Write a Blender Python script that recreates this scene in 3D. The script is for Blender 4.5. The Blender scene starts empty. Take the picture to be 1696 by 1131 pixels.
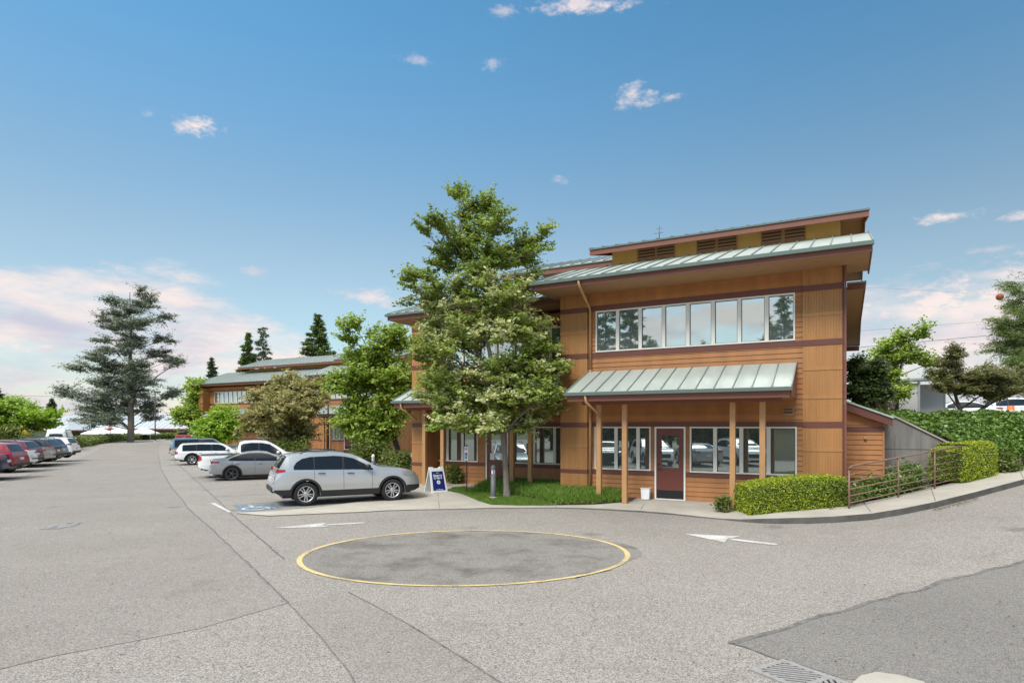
import bpy, bmesh, math, random
import numpy as np
from mathutils import Vector, Matrix
R = math.radians
rnd = random.Random(7)
S = bpy.context.scene
COL = S.collection

# ------------------------------------------------------------------ camera, world, sun, exposure
H = 2.43                       # height of the lens over the lot
FPX, CX, CY = 1020.0, 848.0, 706.0      # focal length, vertical axis and horizon measured in the 1696 px wide photograph
cam_d = bpy.data.cameras.new('camera')
cam = bpy.data.objects.new('camera', cam_d); COL.objects.link(cam)
cam.location = (0, 0, H); cam.rotation_euler = (R(90), 0, 0)
cam_d.sensor_width = 36; cam_d.sensor_fit = 'HORIZONTAL'
cam_d.lens = 36 * FPX / 1696
cam_d.shift_y = (CY - 565.5) / 1696
cam_d.clip_start = 0.1; cam_d.clip_end = 4000
S.camera = cam
S.render.resolution_x = 1024; S.render.resolution_y = 682
S.view_settings.view_transform = 'Standard'
S.view_settings.look = 'None'
S.view_settings.exposure = 0.92
S.view_settings.gamma = 1
SUN_EL, SUN_AZ = R(50), R(214)          # azimuth measured from +Y clockwise: behind the camera, to the left

def sky_world():
    w = bpy.data.worlds.new('World'); S.world = w; w.use_nodes = True
    nt = w.node_tree; N = nt.nodes; Lk = nt.links; N.clear()
    out = N.new('ShaderNodeOutputWorld'); bg = N.new('ShaderNodeBackground')
    sky = N.new('ShaderNodeTexSky'); sky.sky_type = 'NISHITA'; sky.sun_disc = False
    sky.sun_elevation = SUN_EL; sky.sun_rotation = SUN_AZ
    sky.air_density = 1.0; sky.dust_density = 0.4; sky.ozone_density = 1.6; sky.altitude = 100
    bg.inputs['Strength'].default_value = 0.13
    def val(x, sock):
        if isinstance(x, (int, float)): sock.default_value = x
        else: Lk.new(x, sock)
    def M(op, a, b=0.0, c=0.0):
        n = N.new('ShaderNodeMath'); n.operation = op
        val(a, n.inputs[0]); val(b, n.inputs[1]); val(c, n.inputs[2]); return n.outputs[0]
    def MR(x, a, b, c=0.0, d=1.0):
        n = N.new('ShaderNodeMapRange'); n.interpolation_type = 'SMOOTHSTEP'
        val(x, n.inputs[0]); n.inputs[1].default_value = a; n.inputs[2].default_value = b
        n.inputs[3].default_value = c; n.inputs[4].default_value = d; return n.outputs[0]
    tc = N.new('ShaderNodeTexCoord'); sp = N.new('ShaderNodeSeparateXYZ'); Lk.new(tc.outputs['Generated'], sp.inputs[0])
    az = M('ARCTAN2', sp.outputs[0], sp.outputs[1]); el = M('ARCSINE', sp.outputs[2])
    cb = N.new('ShaderNodeCombineXYZ'); Lk.new(az, cb.inputs[0]); Lk.new(el, cb.inputs[1])
    def noise(sx, sy, detail, off, rough=0.55):
        m = N.new('ShaderNodeMapping'); m.inputs['Scale'].default_value = (sx, sy, 1); m.inputs['Location'].default_value = (off, off * .7, off * .3)
        Lk.new(cb.outputs[0], m.inputs[0])
        t = N.new('ShaderNodeTexNoise'); t.inputs['Scale'].default_value = 1; t.inputs['Detail'].default_value = detail
        t.inputs['Roughness'].default_value = rough
        Lk.new(m.outputs[0], t.inputs['Vector']); return t.outputs['Fac']
    n1 = noise(4.5, 15, 9, 3.1, .6); n2 = noise(22, 60, 7, 8.2, .62); n3 = noise(9, 26, 6, 5.5)
    absaz = M('ABSOLUTE', az)
    # cumulus bank near the horizon, tall to the left and right, low in the middle
    side = MR(absaz, 0.16, 0.50, 0.0, 1.0)
    topel = M('MULTIPLY_ADD', side, 0.135, 0.075)
    rel = M('SUBTRACT', topel, el)
    bank = M('MULTIPLY_ADD', M('SUBTRACT', n1, 0.5), 0.22, rel)
    bank = M('MULTIPLY_ADD', M('SUBTRACT', n2, 0.5), 0.05, bank)
    bank = MR(bank, -0.012, 0.045)
    streak = MR(n3, 0.36, 0.62, 0.35, 1.0)
    bank = M('MULTIPLY', bank, streak)
    # small separate wisps: (px, py, half width px, half height px, strength)
    W = [(1575, 505, 200, 66, 1.25), (1640, 565, 150, 40, 1.1), (120, 545, 210, 72, 1.1), (330, 560, 130, 50, 1.0), (325, 210, 44, 15, 1.15), (248, 187, 14, 9, .6), (685, 98, 30, 9, .75), (812, 105, 24, 10, .7), (1050, 158, 46, 19, .85), (1112, 161, 20, 9, .6),
         (965, 8, 105, 14, 1.2), (832, 20, 30, 10, .7), (425, 451, 26, 11, .8), (205, 447, 44, 12, .9), (78, 465, 28, 9, .9), (615, 492, 70, 20, 1.0),
         (1560, 360, 60, 11, 1.0), (1690, 361, 44, 10, 1.0), (1645, 412, 40, 8, .6), (925, 298, 16, 7, .5)]
    wn = noise(34, 70, 8, 1.7, .65)
    warp = M('MULTIPLY', M('SUBTRACT', wn, 0.5), 3.2)
    tot = None
    for px, py, hw, hh, k in W:
        a0 = math.atan((px - CX) / FPX); dist = math.hypot(FPX, px - CX); e0 = math.atan((CY - py) / dist)
        v1 = N.new('ShaderNodeVectorMath'); v1.operation = 'SUBTRACT'; Lk.new(cb.outputs[0], v1.inputs[0]); v1.inputs[1].default_value = (a0, e0, 0)
        v2 = N.new('ShaderNodeVectorMath'); v2.operation = 'MULTIPLY'; Lk.new(v1.outputs[0], v2.inputs[0])
        v2.inputs[1].default_value = (dist / hw * math.cos(0) * .9, dist / hh * .9, 0)
        v3 = N.new('ShaderNodeVectorMath'); v3.operation = 'LENGTH'; Lk.new(v2.outputs[0], v3.inputs[0])
        g = M('SUBTRACT', M('SUBTRACT', 1.0, v3.outputs['Value']), warp)
        g = MR(g, 0.1, 1.25, 0.0, k * .95)
        tot = g if tot is None else M('MAXIMUM', tot, g)
    fill_veil = M('MULTIPLY', MR(el, 0.64, 0.86), MR(n1, 0.25, 0.6, 0.65, 1.0))      # unseen white overcast added above the frame as neutral fill light
    dens = M('MINIMUM', M('MAXIMUM', M('MAXIMUM', bank, tot), fill_veil), 1.0)
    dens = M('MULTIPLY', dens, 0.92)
    # cloud colour: warm white above, mauve grey in the hollows
    shade = MR(n1, 0.35, 0.62)
    cc = N.new('ShaderNodeMix'); cc.data_type = 'RGBA'; Lk.new(shade, cc.inputs[0])
    cc.inputs[6].default_value = (2.55, 2.5, 2.95, 1); cc.inputs[7].default_value = (4.15, 3.55, 3.35, 1)
    hs = N.new('ShaderNodeHueSaturation'); hs.inputs['Hue'].default_value = 0.492; hs.inputs['Saturation'].default_value = 1.0; hs.inputs['Value'].default_value = 1.0
    Lk.new(sky.outputs[0], hs.inputs['Color'])
    mx = N.new('ShaderNodeMix'); mx.data_type = 'RGBA'; Lk.new(dens, mx.inputs[0])
    tint = N.new('ShaderNodeMix'); tint.data_type = 'RGBA'; Lk.new(MR(el, 0.2, 0.62), tint.inputs[0]); tint.inputs[6].default_value = (.77, .70, .61, 1); tint.inputs[7].default_value = (.52, .86, .92, 1)
    lowt = N.new('ShaderNodeMix'); lowt.data_type = 'RGBA'; Lk.new(MR(el, 0.0, 0.27), lowt.inputs[0]); lowt.inputs[6].default_value = (.64, .77, .84, 1); lowt.inputs[7].default_value = (1, 1, 1, 1)
    tm = N.new('ShaderNodeMix'); tm.data_type = 'RGBA'; tm.blend_type = 'MULTIPLY'; tm.inputs[0].default_value = 1; Lk.new(tint.outputs[2], tm.inputs[6]); Lk.new(lowt.outputs[2], tm.inputs[7]); tint = tm
    ta = N.new('ShaderNodeVectorMath'); ta.operation = 'SCALE'; Lk.new(tm.outputs[2], ta.inputs[0]); Lk.new(MR(az, -0.55, 0.75, 1.04, 0.74), ta.inputs['Scale'])
    mt = N.new('ShaderNodeMix'); mt.data_type = 'RGBA'; mt.blend_type = 'MULTIPLY'; mt.inputs[0].default_value = 1; Lk.new(hs.outputs[0], mt.inputs[6]); Lk.new(ta.outputs[0], mt.inputs[7]); Lk.new(mt.outputs[2], mx.inputs[6]); vb = N.new('ShaderNodeMix'); vb.data_type = 'RGBA'; Lk.new(fill_veil, vb.inputs[0]); Lk.new(cc.outputs[2], vb.inputs[6]); vb.inputs[7].default_value = (9.6, 9.5, 9.2, 1); Lk.new(vb.outputs[2], mx.inputs[7])
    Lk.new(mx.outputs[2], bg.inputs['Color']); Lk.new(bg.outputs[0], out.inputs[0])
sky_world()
sun_d = bpy.data.lights.new('sun', 'SUN'); sun_d.energy = 1.65; sun_d.angle = R(20); sun_d.color = (1, .95, .87)
sun = bpy.data.objects.new('sun', sun_d); COL.objects.link(sun)
sd = Vector((math.sin(SUN_AZ) * math.cos(SUN_EL), math.cos(SUN_AZ) * math.cos(SUN_EL), math.sin(SUN_EL)))
sun.rotation_euler = sd.to_track_quat('Z', 'Y').to_euler(); sun.location = (0, -5, 30)

# ------------------------------------------------------------------ materials
def new_mat(name):
    m = bpy.data.materials.new(name); m.use_nodes = True
    return m, m.node_tree, m.node_tree.nodes['Principled BSDF']
def setp(b, **k):
    for a, v in k.items():
        n = {'base': 'Base Color', 'rough': 'Roughness', 'metal': 'Metallic', 'ior': 'IOR', 'coat': 'Coat Weight', 'spec': 'Specular IOR Level'}[a]
        b.inputs[n].default_value = (*v, 1) if a == 'base' else v
def mat(name, base, rough=.6, metal=0., var=.0, vscale=3., bump=0., bscale=60., coat=0., spec=.5, var2=None, stretch=(1, 1, 1)):
    """principled surface with noise variation of its colour and a fine bump"""
    m, nt, b = new_mat(name); setp(b, base=base, rough=rough, metal=metal, coat=coat, spec=spec)
    N, L = nt.nodes, nt.links
    if var or bump:
        tc = N.new('ShaderNodeTexCoord'); mp = N.new('ShaderNodeMapping'); mp.inputs['Scale'].default_value = stretch
        L.new(tc.outputs['Object'], mp.inputs[0])
    if var:
        n = N.new('ShaderNodeTexNoise'); n.inputs['Scale'].default_value = vscale; n.inputs['Detail'].default_value = 6; n.inputs['Roughness'].default_value = .6
        L.new(mp.outputs[0], n.inputs['Vector'])
        r = N.new('ShaderNodeMix'); r.data_type = 'RGBA'
        mr = N.new('ShaderNodeMapRange'); mr.inputs[1].default_value = .3; mr.inputs[2].default_value = .7; L.new(n.outputs['Fac'], mr.inputs[0]); L.new(mr.outputs[0], r.inputs[0])
        c2 = var2 or tuple(min(1, c * (1 + var)) for c in base); c1 = tuple(c * (1 - var) for c in base)
        r.inputs[6].default_value = (*c1, 1); r.inputs[7].default_value = (*c2, 1)
        L.new(r.outputs[2], b.inputs['Base Color'])
    if bump:
        n = N.new('ShaderNodeTexNoise'); n.inputs['Scale'].default_value = bscale; n.inputs['Detail'].default_value = 4
        L.new(mp.outputs[0], n.inputs['Vector'])
        bp = N.new('ShaderNodeBump'); bp.inputs['Strength'].default_value = bump; bp.inputs['Distance'].default_value = .01
        L.new(n.outputs['Fac'], bp.inputs['Height']); L.new(bp.outputs[0], b.inputs['Normal'])
    return m
def asphalt(name, lo, hi, grain=1.0, speck=.5, stain=(.10, .085, .07), stain_amt=.5, crack=.0, s_lo=.58):
    """worn asphalt: aggregate speckle, broad patchiness, rusty stains, fine cracks"""
    m, nt, b = new_mat(name); N, L = nt.nodes, nt.links; setp(b, rough=.88, spec=.25)
    tc = N.new('ShaderNodeTexCoord')
    def noise(sc, det, ro=.6):
        n = N.new('ShaderNodeTexNoise'); n.inputs['Scale'].default_value = sc; n.inputs['Detail'].default_value = det; n.inputs['Roughness'].default_value = ro
        L.new(tc.outputs['Object'], n.inputs['Vector']); return n.outputs['Fac']
    def mr(x, a, c, d=0., e=1.):
        n = N.new('ShaderNodeMapRange'); L.new(x, n.inputs[0]); n.inputs[1].default_value = a; n.inputs[2].default_value = c; n.inputs[3].default_value = d; n.inputs[4].default_value = e; return n.outputs[0]
    def mix(f, a, c, bt='MIX'):
        n = N.new('ShaderNodeMix'); n.data_type = 'RGBA'; n.blend_type = bt
        if isinstance(f, float): n.inputs[0].default_value = f
        else: L.new(f, n.inputs[0])
        for x, i in ((a, 6), (c, 7)):
            if isinstance(x, tuple): n.inputs[i].default_value = (*x, 1)
            else: L.new(x, n.inputs[i])
        return n.outputs[2]
    big = mix(mr(noise(.45, 5), .3, .7), lo, hi)
    v = N.new('ShaderNodeTexVoronoi'); v.inputs['Scale'].default_value = 62 * grain; L.new(tc.outputs['Object'], v.inputs['Vector'])
    sepc = N.new('ShaderNodeSeparateColor'); L.new(v.outputs['Color'], sepc.inputs[0])
    ag = mix(speck, big, mix(mr(sepc.outputs[0], .0, 1.), tuple(c * .30 for c in lo), tuple(min(.8, c * 1.85) for c in hi)))
    fine = mix(mr(noise(160 * grain, 2), .35, .65, 0, 1), (.72, .72, .72), (1.2, 1.2, 1.2))
    c = mix(1.0, ag, fine, 'MULTIPLY')
    c = mix(mr(noise(.9, 7, .7), s_lo, s_lo + .2, 0, stain_amt), c, stain)
    vs = N.new('ShaderNodeTexVoronoi'); vs.inputs['Scale'].default_value = .42; L.new(tc.outputs['Object'], vs.inputs['Vector']); sp_ = N.new('ShaderNodeMath'); sp_.operation = 'MULTIPLY_ADD'; L.new(noise(5, 5), sp_.inputs[0]); sp_.inputs[1].default_value = .22; L.new(vs.outputs['Distance'], sp_.inputs[2])
    c = mix(mr(sp_.outputs[0], .16, .24, .38, 0.), c, (.06, .053, .046))
    if crack:
        v2 = N.new('ShaderNodeTexVoronoi'); v2.feature = 'DISTANCE_TO_EDGE'; v2.inputs['Scale'].default_value = 1.1
        wv = N.new('ShaderNodeMix'); wv.data_type = 'RGBA'; wv.inputs[0].default_value = .16; L.new(tc.outputs['Object'], wv.inputs[6])
        nz = N.new('ShaderNodeTexNoise'); nz.inputs['Scale'].default_value = 3; nz.inputs['Detail'].default_value = 5; L.new(tc.outputs['Object'], nz.inputs['Vector']); L.new(nz.outputs['Color'], wv.inputs[7])
        L.new(wv.outputs[2], v2.inputs['Vector'])
        k = mr(v2.outputs['Distance'], .0, .007, crack, 0.)
        gate = N.new('ShaderNodeMath'); gate.operation = 'MULTIPLY'; L.new(k, gate.inputs[0]); L.new(mr(noise(.35, 3), .48, .56), gate.inputs[1])
        c = mix(gate.outputs[0], c, (.035, .033, .03))
    L.new(c, b.inputs['Base Color'])
    bp = N.new('ShaderNodeBump'); bp.inputs['Strength'].default_value = .55; bp.inputs['Distance'].default_value = .006
    L.new(v.outputs['Distance'], bp.inputs['Height']); L.new(bp.outputs[0], b.inputs['Normal'])
    return m
def leaf_mat(name, cols, rough=.5, trans=.32):
    """leaf colour varied at random from leaf to leaf, a little light passing through"""
    m, nt, b = new_mat(name); N, L = nt.nodes, nt.links
    g = N.new('ShaderNodeNewGeometry'); cr = N.new('ShaderNodeValToRGB'); L.new(g.outputs['Random Per Island'], cr.inputs[0])
    e = cr.color_ramp.elements
    for i, c in enumerate(cols):
        p = i / (len(cols) - 1)
        el = e[i] if i < 2 and len(cols) >= 2 and i == 0 else (e[-1] if i == len(cols) - 1 else e.new(p))
        el.position = p; el.color = (*c, 1)
    L.new(cr.outputs[0], b.inputs['Base Color']); setp(b, rough=rough, spec=.35)
    t = N.new('ShaderNodeBsdfTranslucent'); mg = N.new('ShaderNodeMix'); mg.data_type = 'RGBA'; mg.blend_type = 'MULTIPLY'; mg.inputs[0].default_value = 1
    L.new(cr.outputs[0], mg.inputs[6]); mg.inputs[7].default_value = (1.5, 1.6, .7, 1); L.new(mg.outputs[2], t.inputs['Color'])
    ms = N.new('ShaderNodeMixShader'); ms.inputs[0].default_value = trans
    L.new(b.outputs[0], ms.inputs[1]); L.new(t.outputs[0], ms.inputs[2]); L.new(ms.outputs[0], nt.nodes['Material Output'].inputs['Surface'])
    return m
def glass_mat(name, base=(.03, .045, .05), spec=.5, ior=1.9, metal=0.):
    m, nt, b = new_mat(name); setp(b, base=base, rough=.015, ior=ior, metal=metal)
    return m
MT = {}
MT['siding'] = mat('siding_paint', (.375, .160, .053), .65, var=.16, vscale=1.6, bump=.12, bscale=90, stretch=(1.5, 1.5, .35))
MT['panel'] = mat('panel_paint', (.395, .184, .060), .65, var=.13, vscale=1.5, bump=.1, bscale=120, stretch=(3, 3, .3))
MT['ochre'] = mat('ochre_paint', (.56, .33, .085), .65, var=.08, vscale=2)
MT['post'] = mat('post_paint', (.46, .245, .105), .6, var=.07, vscale=4)
MT['band'] = mat('trim_red_brown', (.135, .045, .030), .55, var=.08, vscale=4)
MT['fascia'] = mat('fascia_brown', (.20, .072, .045), .55, var=.06, vscale=3)
MT['soffit'] = mat('soffit_brown', (.34, .185, .085), .7, var=.06, vscale=3)
MT['roof'] = mat('standing_seam_metal', (.42, .465, .42), .45, metal=.15, var=.10, vscale=1.2, spec=.5, stretch=(2.5, .35, .35))
MT['seam'] = mat('roof_seam', (.25, .285, .26), .5, metal=.15)
MT['roof_far'] = mat('far_metal_roof', (.52, .55, .56), .4, metal=.3, var=.05, vscale=.3)
MT['gutter'] = mat('gutter_metal', (.125, .16, .14), .45, metal=.2, var=.05)
MT['frame'] = mat('window_frame', (.74, .69, .60), .5)
MT['white_frame'] = mat('white_trim', (.80, .78, .74), .5)
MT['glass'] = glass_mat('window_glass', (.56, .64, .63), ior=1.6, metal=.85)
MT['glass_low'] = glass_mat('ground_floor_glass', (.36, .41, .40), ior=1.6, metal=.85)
MT['carglass'] = glass_mat('car_glass', (.012, .013, .015), ior=1.55)
MT['door'] = mat('red_door', (.15, .042, .028), .4, var=.05)
MT['kick'] = mat('kick_plate', (.035, .035, .04), .35, metal=.6)
MT['louver'] = mat('louver_dark', (.11, .05, .025), .6)
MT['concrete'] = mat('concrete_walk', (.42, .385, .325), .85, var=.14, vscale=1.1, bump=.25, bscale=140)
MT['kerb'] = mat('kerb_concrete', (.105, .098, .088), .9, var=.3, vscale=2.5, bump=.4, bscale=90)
MT['wallconc'] = mat('cast_concrete', (.22, .208, .19), .85, var=.28, vscale=1.6, bump=.25, bscale=70, stretch=(2.2, 2.2, .45))
MT['lot'] = asphalt('lot_asphalt', (.204, .185, .162), (.304, .279, .249), 1.35, .60, stain_amt=.34, crack=.3, s_lo=.54)
MT['lane'] = asphalt('lane_asphalt', (.196, .177, .155), (.286, .261, .232), 1.5, .50, stain_amt=.40, crack=.25, s_lo=.54)
MT['patch'] = asphalt('patch_asphalt', (.168, .156, .143), (.215, .20, .184), 1.5, .48, stain=(.07, .055, .045), stain_amt=.5)
MT['ringpatch'] = asphalt('ring_asphalt', (.188, .174, .156), (.250, .232, .209), 1.5, .45, stain=(.075, .064, .055), stain_amt=.75, s_lo=.47)
MT['tar'] = mat('tar_seam', (.15, .138, .124), .85, var=.45, vscale=7)
def worn(name, base, under, amt=.5, sc=14.):
    m, nt, b = new_mat(name); N, L = nt.nodes, nt.links; setp(b, rough=.8, spec=.25); tc = N.new('ShaderNodeTexCoord')
    def nz(s_, d): n = N.new('ShaderNodeTexNoise'); n.inputs['Scale'].default_value = s_; n.inputs['Detail'].default_value = d; n.inputs['Roughness'].default_value = .7; L.new(tc.outputs['Object'], n.inputs['Vector']); return n.outputs['Fac']
    ad = N.new('ShaderNodeMath'); ad.operation = 'MULTIPLY_ADD'; L.new(nz(1.3, 4), ad.inputs[0]); ad.inputs[1].default_value = .7; L.new(nz(sc * 4, 6), ad.inputs[2])
    mr = N.new('ShaderNodeMapRange'); L.new(ad.outputs[0], mr.inputs[0]); mr.inputs[1].default_value = 1.12 - amt * .38; mr.inputs[2].default_value = 1.24 - amt * .38
    mx = N.new('ShaderNodeMix'); mx.data_type = 'RGBA'; L.new(mr.outputs[0], mx.inputs[0]); mx.inputs[6].default_value = (*base, 1); mx.inputs[7].default_value = (*under, 1); L.new(mx.outputs[2], b.inputs['Base Color']); return m
MT['yellow'] = worn('yellow_paint', (.66, .50, .22), (.27, .24, .18), .70)
MT['white_paint'] = worn('white_road_paint', (.60, .58, .55), (.30, .28, .25), .74)
MT['worn_white'] = worn('worn_road_paint', (.42, .40, .37), (.25, .235, .215), .62)
MT['blue_paint'] = mat('blue_road_paint', (.10, .19, .29), .75, var=.35, vscale=7, var2=(.22, .27, .30))
MT['soil'] = mat('soil', (.06, .042, .03), .95, var=.3, vscale=6, bump=.6, bscale=40)
MT['field'] = mat('field', (.10, .115, .05), .95, var=.3, vscale=.3)
MT['street'] = mat('street_asphalt', (.17, .165, .16), .9, var=.1, vscale=1)
MT['lawn'] = mat('lawn_base', (.055, .085, .022), .95, var=.3, vscale=8)
MT['bark'] = mat('bark', (.21, .18, .145), .9, var=.35, vscale=9, bump=.8, bscale=40, stretch=(2, 2, .5))
MT['bark_dark'] = mat('dark_bark', (.065, .05, .04), .9, var=.35, vscale=9, bump=.8, bscale=40)
MT['black'] = mat('black_plastic', (.018, .019, .022), .5)
MT['rubber'] = mat('tyre_rubber', (.016, .016, .017), .75)
MT['rim'] = mat('alloy_rim', (.62, .62, .63), .3, metal=.85)
MT['darkrim'] = mat('dark_alloy', (.09, .09, .10), .35, metal=.8)
MT['chrome'] = mat('chrome', (.7, .7, .7), .12, metal=1.)
MT['lamp_red'] = mat('tail_lens', (.42, .018, .016), .18, coat=.6)
MT['lamp_dark'] = mat('smoked_lens', (.20, .01, .012), .2, coat=.6)
MT['lamp_clear'] = mat('headlight_lens', (.30, .30, .30), .12, coat=.8)
MT['amber'] = mat('amber_lens', (.50, .11, .02), .2, coat=.5)
MT['plate'] = mat('number_plate', (.62, .63, .66), .5)
MT['rail'] = mat('railing_paint', (.23, .125, .09), .45, var=.1, vscale=5)
MT['bollard'] = mat('bollard_grey', (.125, .125, .13), .5)
MT['signwhite'] = mat('white_plastic', (.80, .80, .80), .45)
MT['signblue'] = mat('blue_print', (.010, .022, .16), .4)
MT['pole_brown'] = mat('brown_pole', (.085, .045, .035), .5)
MT['grate'] = mat('cast_iron', (.36, .34, .325), .6, metal=.35, var=.15, vscale=12, bump=.3, bscale=90)
MT['pit'] = mat('drain_pit', (.012, .012, .012), .95)
MT['orange'] = mat('orange_plastic', (.72, .16, .03), .5)
MT['tent'] = mat('tent_fabric', (.78, .78, .77), .7)
MT['brick'] = mat('brown_brick', (.19, .125, .085), .85, var=.15, vscale=2)
MT['wire'] = mat('power_cable', (.05, .05, .055), .7)
MT['stop'] = mat('stop_red', (.36, .03, .03), .45)
MT['signyellow'] = mat('warning_yellow', (.72, .42, .03), .45)
MT['shelter'] = mat('shelter_metal', (.40, .40, .40), .45, metal=.3)
MT['shelter_panel'] = mat('shelter_panel', (.50, .495, .47), .35)
MT['tanwall'] = mat('tan_siding', (.42, .36, .22), .7)
def paint(name, base, metal=0., rough=.28):
    m = mat(name, base, rough, metal=metal, coat=.85); m.node_tree.nodes['Principled BSDF'].inputs['Coat Roughness'].default_value = .06
    return m
PT = {k: paint(k + '_car_paint', c, me) for k, (c, me) in dict(silver=((.53, .53, .525), .5), white=((.80, .80, .79), 0), grey=((.30, .30, .305), .4), maroon=((.27, .020, .026), .2),
      wine=((.13, .02, .03), .25), navy=((.03, .035, .075), .3), black=((.02, .02, .022), .2), blue=((.05, .16, .30), .35), teal=((.11, .165, .19), .3), red=((.20, .012, .014), .2),
      cream=((.50, .44, .36), .2), champagne=((.42, .40, .36), .5)).items()}
def board_var(m, k=.13):
    nt = m.node_tree; b = nt.nodes['Principled BSDF']; src = b.inputs['Base Color'].links[0].from_socket; g = nt.nodes.new('ShaderNodeNewGeometry'); mr = nt.nodes.new('ShaderNodeMapRange'); nt.links.new(g.outputs['Random Per Island'], mr.inputs[0]); mr.inputs[3].default_value = 1 - k; mr.inputs[4].default_value = 1 + k
    vm = nt.nodes.new('ShaderNodeVectorMath'); vm.operation = 'SCALE'; nt.links.new(src, vm.inputs[0]); nt.links.new(mr.outputs[0], vm.inputs['Scale']); nt.links.new(vm.outputs[0], b.inputs['Base Color'])
board_var(MT['siding'], .11); board_var(MT['panel'], .04)
LF = {}
LF['dogwood'] = leaf_mat('dogwood_bract', [(.286, .319, .099), (.396, .424, .165), (.550, .550, .297), (.682, .660, .440)], trans=.3)
LF['dogwood_mid'] = leaf_mat('dogwood_leaf', [(.194, .250, .046), (.272, .336, .072), (.358, .415, .122)], trans=.32)
LF['dogwood_top'] = leaf_mat('dogwood_top_leaf', [(.118, .172, .028), (.180, .242, .043), (.265, .312, .070)], trans=.32)
LF['plum'] = leaf_mat('plum_leaf', [(.163, .156, .050), (.237, .225, .073), (.325, .306, .112), (.450, .413, .213), (.300, .188, .088)])
LF['green'] = leaf_mat('green_leaf', [(.111, .171, .021), (.194, .283, .033), (.297, .402, .052), (.446, .491, .127)])
LF['lime'] = leaf_mat('lime_leaf', [(.143, .234, .018), (.247, .377, .029), (.377, .520, .065)])
LF['dark'] = leaf_mat('dark_leaf', [(.033, .058, .016), (.058, .098, .023), (.098, .143, .039), (.156, .208, .078)])
LF['shrub'] = leaf_mat('shrub_leaf', [(.063, .098, .022), (.105, .154, .031), (.182, .224, .056), (.294, .280, .112)])
LF['hedge'] = leaf_mat('hedge_leaf', [(.128, .179, .018), (.239, .314, .026), (.404, .463, .045), (.628, .628, .090)], trans=.25)
LF['ivy'] = leaf_mat('ivy_leaf', [(.047, .101, .016), (.081, .155, .024), (.149, .243, .047), (.270, .365, .121)], rough=.38, trans=.2)
LF['cedar'] = leaf_mat('cedar_needles', [(.087, .109, .072), (.138, .167, .116), (.217, .246, .188)], trans=.15)
LF['cedar_pale'] = leaf_mat('pale_cedar_needles', [(.168, .200, .152), (.256, .296, .232), (.352, .392, .320)], trans=.15)
LF['fir'] = leaf_mat('fir_needles', [(.045, .077, .041), (.081, .132, .061), (.142, .193, .091)], trans=.12)
LF['fir_green'] = leaf_mat('green_fir_needles', [(.076, .123, .034), (.132, .198, .053), (.208, .274, .095)], trans=.15)
LF['pine'] = leaf_mat('pine_needles', [(.074, .088, .027), (.121, .135, .041), (.203, .203, .068), (.270, .230, .095)], trans=.2)
LF['weep'] = leaf_mat('weeping_needles', [(.112, .161, .042), (.182, .238, .070), (.280, .336, .140)], trans=.25)
LF['litter'] = leaf_mat('dry_leaf', [(.10, .06, .03), (.2, .14, .07), (.32, .26, .15)], trans=.05)
LF['grass'] = leaf_mat('grass_blade', [(.076, .159, .020), (.127, .240, .028), (.202, .329, .051), (.304, .380, .101)], trans=.3)
LF['lawn'] = leaf_mat('lawn_blade', [(.098, .179, .023), (.163, .268, .035), (.260, .358, .065)], trans=.3)
LF['blade_red'] = leaf_mat('flax_leaf', [(.07, .045, .04), (.12, .08, .06), (.17, .13, .09)])

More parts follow.
